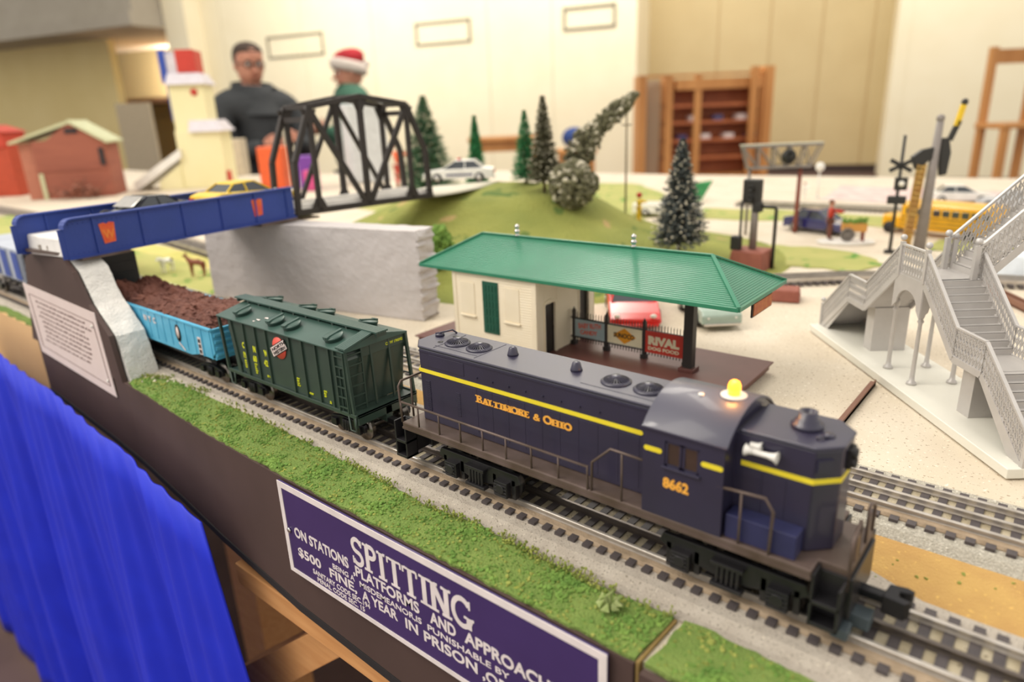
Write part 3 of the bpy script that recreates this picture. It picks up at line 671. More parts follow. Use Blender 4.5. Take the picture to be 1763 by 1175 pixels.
for x0, x1 in ((-134, -119), (-297, -274)):
    e = MB().box(x0, x1, -28, 28, 21.5, 23).box(x0+(x1-x0)*.8 if x1 > -200 else x0, x1 if x1 > -200 else x0+3, -28, 28, 16, 23)
    e.box(x0, x1, -3, 3, 10, 22)
    part('end_platform', e, M_green, T, bev=.3, off=HO)
part('centre_sill', MB().box(-290, -124, -5, 5, 13, 22), M_black, T, off=HO)
for x0 in (-240, -196):
    part('hopper_chute', MB().hexa([(x0, -8, 9), (x0+14, -8, 9), (x0+14, 8, 9), (x0, 8, 9), (x0-7, -24, 23), (x0+22, -24, 23), (x0+22, 24, 23), (x0-7, 24, 23)]), M_green, T, off=HO)
for s in (-1, 1):
    for x in (-125, -290):
        part('sill_step', MB().tube([(x-4, s*28.6, 22), (x-3, s*28.6, 11), (x+3, s*28.6, 11), (x+4, s*28.6, 22)], .8, 5), M_green, T, off=HO)
truck(T, -141, 14, HO); truck(T, -270, 14, HO)
coupler(T, -120, 1, HO, 11); coupler(T, -296, -1, HO, 11)
def hoptext(s_, x, z, h, bold=.25):
    text_obj('lettering', s_, h/.729, M_ytext, T, Matrix.Translation((x+212, -27.5, z)) @ Matrix.Rotation(pi/2, 4, 'X'), depth=.25, bold=bold, sx=.8)
hoptext('C', -267.5, 47.3, 5); hoptext('N', -251, 46.7, 5); hoptext('W', -234.5, 46.3, 5)
hoptext('19', -268.5, 38.6, 5); hoptext('60', -253, 38.2, 5); hoptext('42', -236.5, 37.8, 5)
for xs, zs, rows in ((-267.5, 35.4, ('CAPY', '2000', 'LD LMT', '1484')), (-252, 35.2, ('LT WT', '516', '2LN', '4HOP', '1-80')), (-192, 36, ('CU FT', '2929', 'IL 44', 'IW 10')), (-158, 33.2, ('COTS', 'BRG', 'LUB'))):
    for k, s_ in enumerate(rows): hoptext(s_, xs, zs-k*1.9, 1.3, .06)
hoptext('BLT 1-80', -235, 28.2, 1.5, .08); hoptext('EXCESS', -177, 27.2, 1.3, .06); hoptext('36', -152, 25.4, 2, .1)
em = MB(); em.lathe([(0, 0), (8.9, 0), (8.9, .4), (0, .5)], (-210.5, -27.5, 57.5), 30, 'y')
part('round_emblem', em, M_redmark, T, off=HO, label='red round railway emblem with a slanting white bar')
Mr = Matrix.Translation((-210.5, -28, 57.5)) @ Matrix.Rotation(radians(-27), 4, 'Y') 
for name, bx, mm in (('emblem_bar_edge', (-11.3, 11.3, -.35, .1, -4.4, 4.4), M_black), ('emblem_bar', (-11.3, 11.3, -.5, .1, -3.7, 3.7), M_card)):
    b_ = MB().box(*bx); b_.v = [tuple(Mr @ Vector(v)) for v in b_.v]; part(name, b_, mm, T, off=HO)
for s_, dz in (('NORTH', .3), ('WESTERN', -3.1)):
    o = text_obj('lettering', s_, 3.6, M_black, T, Matrix.Translation((212, 0, 0)) @ Mr @ Matrix.Translation((-9.8, -.62, dz)) @ Matrix.Rotation(pi/2, 4, 'X'), depth=.08, bold=.1, sx=1.25 if s_ == 'WESTERN' else 1.7)
part('paint_chip', MB().blob((-247, -21, 73), (3.4, 1.4, .5), .4).blob((-241, -17, 74), (3, 1.3, .5), .4).blob((-249, -24, 72.3), (1.2, 1, .4), .3), M_card, T, off=HO, label='white paint chips')

# ------------------------------------------------------------ gondola
GO = (-438, 0, 0)
T = thing('gondola_car', 'sky blue open gondola car loaded with reddish brown scrap', 'freight car', GO)
g = MB()
for s in (-1, 1):
    y0, y1 = sorted((s*29.5, s*31)); g = MB()
    g.prism([(-565, 55), (-312, 55), (-311, 34), (-318, 28), (-340, 28), (-356, 24.5), (-521, 24.5), (-537, 28), (-559, 28), (-566, 34)], 'y', y0, y1)
    part('side_wall', g, M_blue, T, bev=.3, off=GO)
for x0, x1, d in ((-313, -311.5, 1), (-565.5, -564, -1)):
    g = MB().box(x0, x1, -30, 30, 28, 55)
    for k in range(4):
        z = 32+k*6; xx = x1 if d > 0 else x0
        g.prism([(xx-.2*d, z-2.2), (xx+1.8*d, z-1), (xx+1.8*d, z+1), (xx-.2*d, z+2.2)], 'y', -29.5, 29.5)
    part('end_wall', g, M_blue, T, off=GO)
part('top_rim', MB().box(-566, -311, -32, -29, 54, 56).box(-566, -311, 29, 32, 54, 56).box(-313, -310.5, -32, 32, 54, 56).box(-566.5, -564, -32, 32, 54, 56), M_blue, T, bev=.3, off=GO)
for s in (-1, 1):
    for k in range(17):
        x = -556+k*15; part('side_rib', MB().box(x-1, x+1, min(s*31, s*31.5), max(s*31, s*31.5), 28, 54.5), M_blue, T, off=GO)
part('floor', MB().box(-564, -313, -29.5, 29.5, 27, 29), M_blue, T, off=GO)
part('underframe', MB().box(-561, -316, -6, 6, 13, 27), M_black, T, off=GO)
truck(T, -533, 14, GO); truck(T, -342, 14, GO); coupler(T, -314, 1, GO, 11); coupler(T, -563, -1, GO, 11)
q = MB().lathe([(0, 0), (6.8, 0), (6.8, .3), (0, .3)], (0, 0, 0), 22, 'y'); q.v = [(x*.75-376, y-31.2, z*1.25+42) for x, y, z in q.v]
part('oval_emblem', q, M_black, T, off=GO, label='black oval emblem')
q = MB().lathe([(0, 0), (3.2, 0), (3.2, .3), (0, .3)], (0, 0, 0), 16, 'y'); q.v = [(x*.8-375.5, y-31.55, z*1.7+42.5) for x, y, z in q.v]
q.bar((-376, -31.8, 33), (-366, -31.8, 27), .3, 1.4)
part('oval_centre', q, M_card, T, off=GO)
part('number_panel', MB().box(-338, -332.5, -31.8, -31.2, 29, 45), M_card, T, off=GO)
for k, z in enumerate((40, 35, 30)): part('panel_mark', MB().box(-337, -333.5, -32, -31.7, z, z+3.4), M_black, T, off=GO)
text_obj('lettering', 'N  Y  C', 8, M_card, T, Matrix.Translation((-445+438, -31.6, 44)) @ Matrix.Rotation(pi/2, 4, 'X'), depth=.2, bold=.2)
# scrap heap
rn = random.Random(11); hp = MB(); nx, ny = 90, 30; R = []
for i in range(nx+1):
    x = -563.5+250*i/nx; row = []
    for j in range(ny+1):
        y = -29.2+58.4*j/ny; e = min(1, (29.2-abs(y))/9)*min(1, (i+.5)/5)*min(1, (nx-i+.5)/5)
        v = Vector((x*.035, y*.11, 3)); hgt = 52+e*(9+7*noise.noise(v)+5*abs(noise.noise(v*2.7)) + 2.2*noise.noise(v*7)+(5 if x < -500 else 0)*max(0, 1-abs(x+525)/22))
        row.append((x, y, hgt))
    R.append(row)
hp.rings(R, closed=False, caps=False, smooth=False)
M_scrap = mat('rusty_scrap', '#7d4c3c', .7, col2='#5a3229', scale=70, amount=.8, bump=2, bscale=300)
so = part('scrap_heap', hp, M_scrap, None, off=GO); so.location = Vector(GO)*S; meta(so, 'heap of brown scrap pieces filling the sky blue gondola', 'scrap load', None, None)
st = MB()
for k in range(560):
    x = rn.uniform(-558, -318); y = rn.uniform(-25, 25); a = rn.gauss(0, .45); l = rn.uniform(3, 14); z = 60+4.2*noise.noise(Vector((x*.035, y*.11, 3)))+rn.uniform(-1.5, 2.5)
    if abs(y) > 20: z -= 3
    st.bar((x-l/2*cos(a), y-l/2*sin(a), z+rn.uniform(-1.5, 1.5)), (x+l/2*cos(a), y+l/2*sin(a), z+rn.uniform(-1.5, 1.5)), rn.uniform(1, 3.2), rn.uniform(.8, 1.8))
part('scrap_pieces', st, M_scrap, so, off=GO, kind='stuff')

# ------------------------------------------------------------ cars further back
def boxcar(name, label, x0, x1, z0, z1, m, cy=0, ribs=12, roof=True, open_top=False):
    xc = (x0+x1)/2; o_ = (xc, cy, 0); T = thing(name, label, 'freight car', o_)
    part('body', MB().box(x0, x1, cy-29, cy+29, z0, z1), m, T, bev=1, off=o_)
    for s in (-1, 1):
        for k in range(ribs):
            x = x0+3+(x1-x0-6)*k/(ribs-1); part('side_rib', MB().box(x-1, x+1, cy+min(s*28.9, s*30.3), cy+max(s*28.9, s*30.3), z0, z1-1), m, T, off=o_)
    for x, d in ((x0, -1), (x1, 1)):
        for k in range(5): part('end_rib', MB().box(*sorted((x, x+1.3*d)), cy-27, cy+27, z0+4+k*(z1-z0)/5.5, z0+7+k*(z1-z0)/5.5), m, T, off=o_)
    if roof: part('roof', MB().prism([(cy-30.5, z1-.5), (cy+30.5, z1-.5), (cy, z1+6)], 'x', x0-1, x1+1), m, T, off=o_)
    part('underframe', MB().box(x0+4, x1-4, cy-7, cy+7, 14, z0), M_black, T, off=o_)
    for xx in (x0+32, x1-32):
        for dx in (-14, 14):
            mb = MB(); wheelset(mb, xx+dx, r=8.2); mb.v = [(a, b+cy, c) for a, b, c in mb.v]; part('wheelset', mb, M_wheel, T, off=o_)
        for s in (-1, 1): part('truck_frame', MB().box(xx-20, xx+20, cy+min(s*19.5, s*22.5), cy+max(s*19.5, s*22.5), 6, 14), M_blackmetal, T, off=o_)
    for x, d in ((x0, -1), (x1, 1)): part('coupler', MB().box(*sorted((x, x+d*11)), cy-3, cy+3, 9, 15), M_blackmetal, T, off=o_)
    return T, o_
boxcar('hopper_car', 'black hopper car just behind the gondola, under the girder bridge', -790, -592, 24, 89, M_black, ribs=11, roof=False)
TT, oo = boxcar('gondola_car', 'silver and blue gondola car at the far left edge', -1010, -808, 34, 78, mat('silver_car_paint', '#b9c0cc', .4, col2='#a7aebd', scale=20), ribs=9, roof=False)
for k in range(4): part('blue_panel', MB().box(-838-k*46, -814-k*46, -30.9, -30.2, 38, 74), mat('blue_car_paint', '#3c57a8', .4), TT, off=oo)
boxcar('box_car', 'rust brown box car on the second track behind the black hopper car', -1130, -925, 24, 74, mat('rust_brown_paint', '#8d4a30', .5), cy=123.6, ribs=10)
# ------------------------------------------------------------ pier at the front edge, abutment, white block
def rough_prism(poly, axis, a, b, amp, step, seed=1, strata=0):
    """subdivided prism pushed about by noise (plaster or carved foam)"""
    bm = bmesh.new(); P = {'y': lambda u, w, t: (u, t, w), 'x': lambda u, w, t: (t, u, w), 'z': lambda u, w, t: (u, w, t)}[axis]
    n = len(poly); va = [bm.verts.new(P(u, w, a)) for u, w in poly]; vb = [bm.verts.new(P(u, w, b)) for u, w in poly]
    bm.faces.new(va[::-1]); bm.faces.new(vb)
    for i in range(n): bm.faces.new((va[i], va[(i+1) % n], vb[(i+1) % n], vb[i]))
    bmesh.ops.recalc_face_normals(bm, faces=bm.faces)
    for _ in range(7):
        es = [e for e in bm.edges if e.calc_length() > step]
        if not es: break
        bmesh.ops.subdivide_edges(bm, edges=es, cuts=1, use_grid_fill=True)
    bmesh.ops.triangulate(bm, faces=bm.faces)
    bm.normal_update(); off = Vector((seed*17.3, seed*5.1, 0))
    mv = []
    for v in bm.verts:
        d = noise.noise(v.co*.06+off)*amp+noise.noise(v.co*.2+off)*amp*.6
        if strata and v.normal.x > .5: d += strata*(noise.noise(Vector((v.co.y*.03, 1, v.co.z*.35)))-.1)
        mv.append(v.normal*d)
    for v, d in zip(bm.verts, mv): v.co += d
    mb = MB(); bm.verts.index_update(); mb.add([tuple(v.co) for v in bm.verts], [tuple(v.index for v in f.verts) for f in bm.faces]); bm.free()
    return mb
pier = rough_prism([(-636, -9.5), (-636, 96), (-612, 101), (-520, 103), (-500, 92), (-479, 62), (-443, 35), (-430, -9.5)], 'y', -60.8, -34, .9, 7, 2)
single('bridge_pier', pier, mat('pale_pier_plaster', '#ece9e3', .85, col2='#e0ddd8', scale=90, bump=1.2, bscale=420), 'rough pale grey plaster pier with a sloping top, behind the notice card', 'bridge pier')
single('white_block', MB().hexa([(-612,-74,101.5),(-519,-66,104),(-517,-34,104),(-606,-36,101.5),(-606,-72,123),(-521,-64,123),(-519,-36,123),(-602,-38,123)]), M_pierwhite, 'small white foam block on top of the front pier, beside the girder end', 'block', bev=2)
ang = atan2(73, 340)
ab = rough_prism([(-690, 162), (-336, 238), (-346, 274), (-700, 199)], 'z', -9.5, 98, .8, 5.5, 3, strata=6)
single('bridge_abutment', ab, M_abut, 'long smooth grey plaster abutment wall behind the hopper car', 'abutment wall')
# ------------------------------------------------------------ girder bridge (local: x along span, y across, z up)
GL = 292
gb = thing('girder_bridge', 'royal blue plate girder bridge with orange shields crossing over the train', 'bridge', (-507, -65, 104), atan2(285, -48))
M_gird = mat('blue_girder_paint', '#2d4496', .5, col2='#28408c', scale=30, bump=.2, bscale=300)
M_orange = mat('orange_shield', '#e0492a', .5, col2='#e8722e', scale=160, amount=.6)
def girder(y, face):
    r = 9; poly = [(0, 0), (GL, 0), (GL, 38), (r, 38)]+[(r-r*sin(a), 38-r+r*cos(a)) for a in (.4, .8, 1.2, 1.57)]
    g = part('girder', MB().prism(poly, 'y', y-1, y+1), M_gird, gb, bev=.3)
    fl = MB(); fl.box(r, GL, y-4.5, y+4.5, 37.2, 38.8); fl.box(0, GL, y-4.5, y+4.5, -.8, .8)
    pts = [(r-r*sin(a), 38-r+r*cos(a)) for a in (0, .4, .8, 1.2, 1.57)]+[(0, 0)]
    for p, q in zip(pts[:-1], pts[1:]): fl.bar((p[0], y, p[1]), (q[0], y, q[1]), 9, 1.4, (0, 1, 0) if False else (0,0,1))
    part('flange', fl, M_gird, g)
    for k in range(6):
        x = 30+k*50; part('stiffener', MB().box(x-1, x+1, y-2.6, y+2.6, 1, 37), M_gird, g)
    rv = MB()
    for k in range(58):
        for z in (4, 33): rv.ball((6+k*4.9, y+face*1.1, z), .6, 6)
    part('rivet', rv, M_gird, g, kind='stuff')
    for x, tilt in ((43, 0), (233, 0)):
        sh = MB().prism([(x-8, 29), (x-3, 30), (x, 28.5), (x+3, 30), (x+8, 29), (x+6.5, 10), (x-5.5, 9)], 'y', *sorted((y+face*1.05, y+face*1.6)))
        part('shield_emblem', sh, M_orange, g)
        text_obj('shield_mark', 'W' if x < 100 else '88', 12, M_redmark if x > 100 else mat('orange_bright', '#f08a36', .5), g, Matrix.Translation((x-(5 if face < 0 else -5), y+face*1.7, 14)) @ (Matrix.Rotation(pi/2, 4, 'X') if face < 0 else Matrix.Rotation(pi, 4, 'Z') @ Matrix.Rotation(pi/2, 4, 'X')), depth=.2, bold=.3, sx=.9)
# local +x goes away from the camera; the near girder is at local y<0 side facing (+X world)
girder(0, -1); girder(88, 1)
dk = MB().box(2, GL, 4, 84, 2, 5); part('deck', dk, M_frame, gb)
part('bearing_plate', MB().box(10, 60, -6, 94, -3.2, -.9), M_frame, gb); part('bearing_plate', MB().box(GL-60, GL, -6, 94, -4.5, -.9), M_frame, gb)
for yy in (28, 44, 60): part('rail', MB().box(4, GL, yy-1, yy+1, 5, 10), M_rail, gb)
# ------------------------------------------------------------ truss bridge
M_truss = mat('black_truss_plastic', '#2b2523', .55, col2='#332b27', scale=80)
TL = 222
tb = thing('truss_bridge', 'black through truss bridge with X braces leading from the blue girder to the hill', 'bridge', (-563, 234, 103), atan2(218, 25))
top = [(4, 68), (33, 138), (111, 150), (189, 138), (TL-4, 72)]
wdt = 66
for sy, y in ((0, 0), (1, wdt)):
    side = MB().bar((0, y, 3.5), (TL, y, 3.5), 6, 8)
    part('bottom_chord', side, M_truss, tb, bev=.5)
    tc = [(0, 0), (4, 68), (33, 138), (111, 150), (189, 138), (TL-4, 72), (TL, 0)]
    for p, q in zip(tc[:-1], tc[1:]): part('top_chord', MB().bar((p[0], y, p[1]), (q[0], y, q[1]), 7, 7.5, (0, 1, 0)), M_truss, tb, bev=.5)
    for x, zt in ((33, 138), (72, 143), (111, 149), (150, 143), (189, 138)):
        if x in (72, 150): continue
        part('vertical_post', MB().bar((x, y, 3), (x, y, zt), 8 if x == 111 else 6.5, 6, (0, 1, 0)), M_truss, tb, bev=.4)
        part('gusset_plate', MB().prism([(x-12, 5), (x+12, 5), (x+5, 20), (x-5, 20)], 'y', y-1.5, y+1.5), M_truss, tb)
        part('gusset_plate', MB().prism([(x-11, zt-3), (x+11, zt-3), (x+4, zt-20), (x-4, zt-20)], 'y', y-1.5, y+1.5), M_truss, tb)
    for a, b in ((((33, 136), (106, 8)), ((189, 136), (116, 8))) if sy == 0 else (((111, 146), (38, 8)), ((111, 146), (184, 8)))):
        part('diagonal_brace', MB().bar((a[0], y, a[1]), (b[0], y, b[1]), 7.5 if sy == 0 else 6, 5, (0, 1, 0)), M_truss, tb, bev=.3)
for x, z in ((33, 138), (111, 150), (189, 138)): part('cross_strut', MB().bar((x, 0, z), (x, wdt, z), 5, 6), M_truss, tb, bev=.3)
for x0, z0, x1, z1 in ((33, 138, 111, 150), (111, 150, 189, 138)):
    for y0, y1 in ((0, wdt), (wdt, 0)): part('top_lacing', MB().bar((x0, y0, z0), (x1, y1, z1), 2.5, 2), M_truss, tb)
for x, z in ((8, 78), (TL-8, 82)): part('portal_strut', MB().bar((x+22*(1 if x < 50 else -1)*.9, 0, z+44), (x+22*(1 if x < 50 else -1)*.9, wdt, z+44), 3, 7), M_truss, tb)
part('deck', MB().box(0, TL, 3, wdt-3, 4, 8), mat('pale_deck', '#efebe5', .6), tb, bev=.4)
for k in range(2): part('deck_curb', MB().box(0, TL, 5+k*(wdt-14), 9+k*(wdt-14), 8, 14), mat('pale_deck', '#d9d2ca', .7), tb, bev=1)
# bridge seat under the joint
single('support_plate', MB().box(-668, -556, 205, 262, 97.2, 99.6), M_frame, 'flat plate under the joint between the girder and the truss', 'plate')

# ------------------------------------------------------------ station
dth = .02; DO = (-274.24, 234.41, -7.6)
M_cream = mat('cream_plastic', '#f6ead2', .5, col2='#f1e4c9', scale=40)
M_gr = mat('green_station_roof', '#378768', .36, col2='#317d60', scale=25, spec=.6, coat=.3)
M_shut = mat('dark_green_shutter', '#1f5a48', .5)
M_plat = mat('maroon_platform', '#6e4540', .42, col2='#643e39', scale=30, spec=.5)
M_postd = mat('dark_station_post', '#2d2928', .45)
st = thing('railway_station', 'small cream station with a long green hip roof open over its waiting platform', 'station', DO, dth)
zo = 7.6
def Pd(mb, name, m, bev=0, label=None, parent=None, kind=None):
    mb.v = [(x, y, z+zo) for x, y, z in mb.v]; return part(name, mb, m, parent or st, bev=bev, label=label, kind=kind)
Pd(MB().prism([(-9.4, -60), (333, -60), (333, 60), (-9.4, 60)], 'z', -1.5, 0).box(-7, 330.5, -57, 57, -7.5, -1.4), 'platform', M_plat, .4)
for x in (20, 120, 270, 330-8): Pd(MB().ball((x, -40, .1), .9, 8), 'platform_stud', M_postd)
# house: x 44..148
w0, w1, yw = 44.2, 148, 50.6; he = 78
Pd(MB().box(w0, w1, -yw, -yw+1.6, 0, he), 'front_wall', M_cream)
Pd(MB().box(w0, w1, yw-1.6, yw, 0, he), 'back_wall', M_cream)
Pd(MB().box(w0, w0+1.6, -yw, yw, 0, he), 'end_wall', M_cream)
ew = MB().box(w1-1.6, w1, -yw, -37, 0, he).box(w1-1.6, w1, -20, 22, 0, he).box(w1-1.6, w1, 39, yw, 0, he).box(w1-1.6, w1, -37, -20, 50, he).box(w1-1.6, w1, 22, 39, 56, he)
Pd(ew, 'door_wall', M_cream)
for a, b, t in ((-37, -20, 50), (22, 39, 56)):
    pr = MB(); pr.box(w1-.5, w1+1, a-2, a, 0, t+2).box(w1-.5, w1+1, b, b+2, 0, t+2).prism([(a, t), (a, t+3), ((a+b)/2, t+5), (b, t+3), (b, t), ((a+b)/2, t+2)], 'x', w1-.5, w1+1)
    Pd(pr, 'door_frame', M_cream)
    Pd(MB().box(w1-4, w1-2.5, a, b, 0, t+3), 'door', M_postd)
# clapboards on the front and door wall
cb = MB()
for k in range(30):
    z = 2+k*2.5
    cb.prism([(-yw-.1, z), (-yw-.75, z), (-yw-.1, z+2.45)], 'x', w0+4, w1-4)
Pd(cb, 'clapboards', M_cream, kind='stuff')
cb = MB()
for k in range(30):
    z = 2+k*2.5
    for a, b in ((-yw+3, -39.5), (-17.5, 19.5), (41.5, yw-3)):
        cb.prism([(a, z)], 'x', 0, 0) if False else cb.hexa([(w1, a, z), (w1+.6, a, z), (w1+.6, b, z), (w1, b, z), (w1, a, z+2.3), (w1+.1, a, z+2.3), (w1+.1, b, z+2.3), (w1, b, z+2.3)])
Pd(cb, 'clapboards', M_cream, kind='stuff')
for x in (w0, w1-4.4): Pd(MB().box(x, x+4.6, -yw-1.1, -yw+.2, 0, he), 'corner_board', M_cream, .2)
Pd(MB().box(w1-.2, w1+1, -yw-1, -yw+3, 0, he), 'corner_board', M_cream, .2)
for x0, x1, z0, z1 in ((55, 73, 33, 66), (111, 129, 33, 66)):
    f = Pd(MB().box(x0, x1, -yw-1.1, -yw, z0, z1), 'wall_panel', M_cream, .2)
    Pd(MB().box(x0-1, x1+1, -yw-2.6, -yw, z0-2.4, z0-.6), 'panel_sill', M_cream, .3)
sh = Pd(MB().box(84, 103.5, -yw-1.6, -yw, 17, 69.5), 'shutter', M_shut, .3)
pn = MB()
for c in range(4):
    for r in range(6): pn.box(86+c*4.1, 89+c*4.1, -yw-2.1, -yw-1.5, 20+r*8, 26+r*8)
Pd(pn, 'shutter_panes', M_shut, 0, parent=sh)
# roof
L_, W_, hr, i0, i1 = 339.2, 53.2, 104.6, 42.7, 44.7
ez = 78.0
A = [(0,-W_,ez),(L_,-W_,ez),(L_,W_,ez),(0,W_,ez),(i0,0,hr),(L_-i1,0,hr)]
rm = MB().add(A+[(x,y,z-2.2) for x,y,z in A[:4]], [(0,1,5,4),(1,2,5),(2,3,4,5),(3,0,4),(0,6,7,1),(1,7,8,2),(2,8,9,3),(3,9,6,0),(6,9,8,7)])
Pd(rm, 'roof', M_gr)
# shingle courses as raised ribs
rb = MB(); N_ = 26
for k in range(1, N_):
    t = k/N_
    zf = ez+(hr-ez)*t
    for sgn in (-1, 1):
        y = sgn*W_*(1-t); x0 = i0*t; x1 = L_-i1*t
        y2 = sgn*W_*(1-t-.6/N_)
        rb.hexa([(x0, y, zf-.2), (x1, y, zf-.2), (x1, y2, zf+(hr-ez)*.6/N_-.2), (x0, y2, zf+(hr-ez)*.6/N_-.2), (x0, y, zf+.45), (x1, y, zf+.45), (x1, y2, zf+(hr-ez)*.6/N_+.05), (x0, y2, zf+(hr-ez)*.6/N_+.05)])
    for xe, ii in ((0, i0), (L_, -i1)):
        x = xe+ii*t; yy = W_*(1-t); x2 = xe+ii*(t+.6/N_); yy2 = yy
        rb.hexa([(x, -yy, zf-.2), (x2, -yy, zf+.4), (x2, yy, zf+.4), (x, yy, zf-.2), (x, -yy, zf+.5), (x2, -yy, zf+.75), (x2, yy, zf+.75), (x, yy, zf+.5)])
Pd(rb, 'shingle_courses', M_gr, kind='stuff')
for p, q in ((A[0], A[4]), (A[1], A[5]), (A[2], A[5]), (A[3], A[4]), (A[4], A[5])):
    mb = MB().bar((p[0], p[1], p[2]+1), (q[0], q[1], q[2]+1), 3.2, 1.4); Pd(mb, 'ridge_cap', M_gr, .2)
gu = MB()
for p, q in ((A[0], A[1]), (A[1], A[2]), (A[2], A[3]), (A[3], A[0])): gu.bar((p[0], p[1], p[2]-.8), (q[0], q[1], q[2]-.8), 2.2, 3.4)
Pd(gu, 'eave_trim', M_gr, .3)
for x in (89, 221):
    Pd(MB().lathe([(2.6, 0), (2.6, 1.2), (1.4, 2), (2.2, 3), (3.0, 4.4), (2.4, 6), (1.2, 6.9), (2.2, 8), (2.6, 9.6), (1.8, 11.2), (0, 11.8)], (x, 0, hr+1), 14), 'roof_finial', M_chrome)
# sign hanging off the end
sgn = Pd(MB().box(L_-2, L_-.4, -22, 22, ez-15, ez-3), 'station_sign', M_postd, .3)
Pd(MB().box(L_-.4, L_+.2, -20.5, 20.5, ez-13.8, ez-4), 'sign_face', mat('orange_brown_sign', '#b5703c', .5, col2='#a4502e', scale=200), 0, parent=sgn)
# posts
for x in (278,):
    Pd(MB().box(x-4.3, x+4.3, -4.3, 4.3, 0, ez), 'post', M_postd, .4)
    Pd(MB().box(x-7, x+7, -7, 7, 0, 3), 'post_base', M_plat, .4)
Pd(MB().box(w1, 290, -3, 3, 73.5, 77), 'roof_beam', M_postd)
# platform fence with advertisement boards: x 150..275 , y ~ 6
fy = 7
fxs = [152, 189.5, 230, 272]
fn = MB()
for z in (8, 27.6): fn.box(146, 274, fy-.7, fy+.7, z-.7, z+.7)
Pd(fn, 'fence_rails', M_postd)
for x in fxs:
    Pd(MB().box(x-1.5, x+1.5, fy-1.5, fy+1.5, 0, 36).box(x-2.8, x+2.8, fy-2.8, fy+2.8, 0, 4).lathe([(1.4, 0), (.6, 2), (0, 3.4)], (x, fy, 36), 8), 'fence_post', M_postd)
pk = MB()
for k in range(40):
    x = 153+k*3.05; pk.hexa([(x-.35, fy-.35, 4), (x+.35, fy-.35, 4), (x+.35, fy+.35, 4), (x-.35, fy+.35, 4), (x-.35, fy-.35, 33), (x+.35, fy-.35, 33), (x+.2, fy+.2, 34.5), (x-.2, fy+.2, 34.5)])
Pd(pk, 'pickets', M_postd, kind='stuff')
M_adb = mat('grey_blue_advert', '#9fb0b3', .5, col2='#93a5aa'); M_adc = mat('cream_advert', '#e9dfbf', .5); M_adr = mat('red_advert', '#c63a2c', .5, col2='#b93628')
a1 = Pd(MB().box(154, 188, fy-1.7, fy-.7, 9.5, 27), 'advertisement', M_adb, label='grey blue advertisement board with pink lettering')
a2 = Pd(MB().box(191.5, 228.4, fy-1.7, fy-.7, 9.5, 27), 'advertisement', M_adc, label='cream advertisement board with an orange diamond')
a3 = Pd(MB().box(232, 270.4, fy-1.7, fy-.7, 7, 28), 'advertisement', M_adr, label='red advertisement board reading RIVAL')
def adtext(s_, x, z, h, m, par, w, tilt=0, bold=.3):
    o = text_obj('board_lettering', s_, h/.729, m, par, Matrix.Translation((x, fy-1.75, z+zo)) @ Matrix.Rotation(pi/2, 4, 'X') @ Matrix.Rotation(tilt, 4, 'Z'), depth=.1, bold=bold)
    xs = [v.co.x for v in o.data.vertices]; mn = min(xs); f = w*S/(max(xs)-mn)
    for v in o.data.vertices: v.co.x = x*S+(v.co.x-mn)*f
M_pinkt = mat('pink_lettering', '#cf6a58', .5)
adtext('BABY RUTH', 158, 18.2, 5.2, M_pinkt, a1, 26, radians(4)); adtext('CANDY', 160, 12.5, 4.2, M_pinkt, a1, 20, radians(3))
dm = MB().prism([(198, 18.4), (210, 27.2-1), (222, 18.4), (210, 10.6)], 'y', fy-2, fy-1.65)
Pd(dm, 'diamond_emblem', mat('orange_diamond', '#e59a1f', .5), parent=a2)
o = text_obj('board_lettering', 'SUNOCO', 4.6/.729, mat('dark_blue_letters', '#3a3420', .5), a2, Matrix.Translation((198.4, fy-2.1, 16.4+zo)) @ Matrix.Rotation(pi/2, 4, 'X'), depth=.1, bold=.2, sx=.82)
adtext('RIVAL', 235, 15.6, 7.6, M_adc, a3, 31, 0, .7); adtext('DOG FOOD', 235, 10, 3.2, M_adc, a3, 31, 0, .2)

# ------------------------------------------------------------ silver footbridge stairs
M_silver = mat('silver_grey_plastic', '#c6c2bf', .42, .2, col2='#bcb8b5', scale=60, spec=.6)
M_slab = mat('pale_grey_base', '#e6e4da', .4, col2='#e0ded3', scale=20)
A0 = Vector((47.1, 438, 0)); dd = Vector((.628, -.778, 0)); th = atan2(dd.y, dd.x)
stp = thing('footbridge_stairs', 'ornate silver footbridge staircase with lattice railings on a pale base', 'staircase', (47.1, 438, -9), th)
zb = 9  # local z = world+9
part('base_slab', MB().box(-2, 312, 0, 62, 0, 7), M_slab, stp, bev=.6)
nd, nf_ = 10.5, 52.5
def flight(s0, z0, s1, z1, n, along='s', c0=nd, c1=nf_):
    """treads from s0,z0 (low) to s1,z1"""
    for k in range(n):
        t = (k+1)/n; z = z0+(z1-z0)*t; a = s0+(s1-s0)*k/n; b = s0+(s1-s0)*(k+1)/n
        lo, hi = sorted((a, b))
        if along == 's': mb = MB().box(lo-.4, hi+.4, c0, c1, z-1.2, z).box(*( (a-.5, a+.5) ), c0, c1, z-(z1-z0)/n, z)
        else: mb = MB().box(c0, c1, lo-.4, hi+.4, z-1.2, z).box(c0, c1, a-.5, a+.5, z-(z1-z0)/n, z)
        part('step', mb, M_silver, stp)
ZL, ZT, Z0 = 51, 96, 7
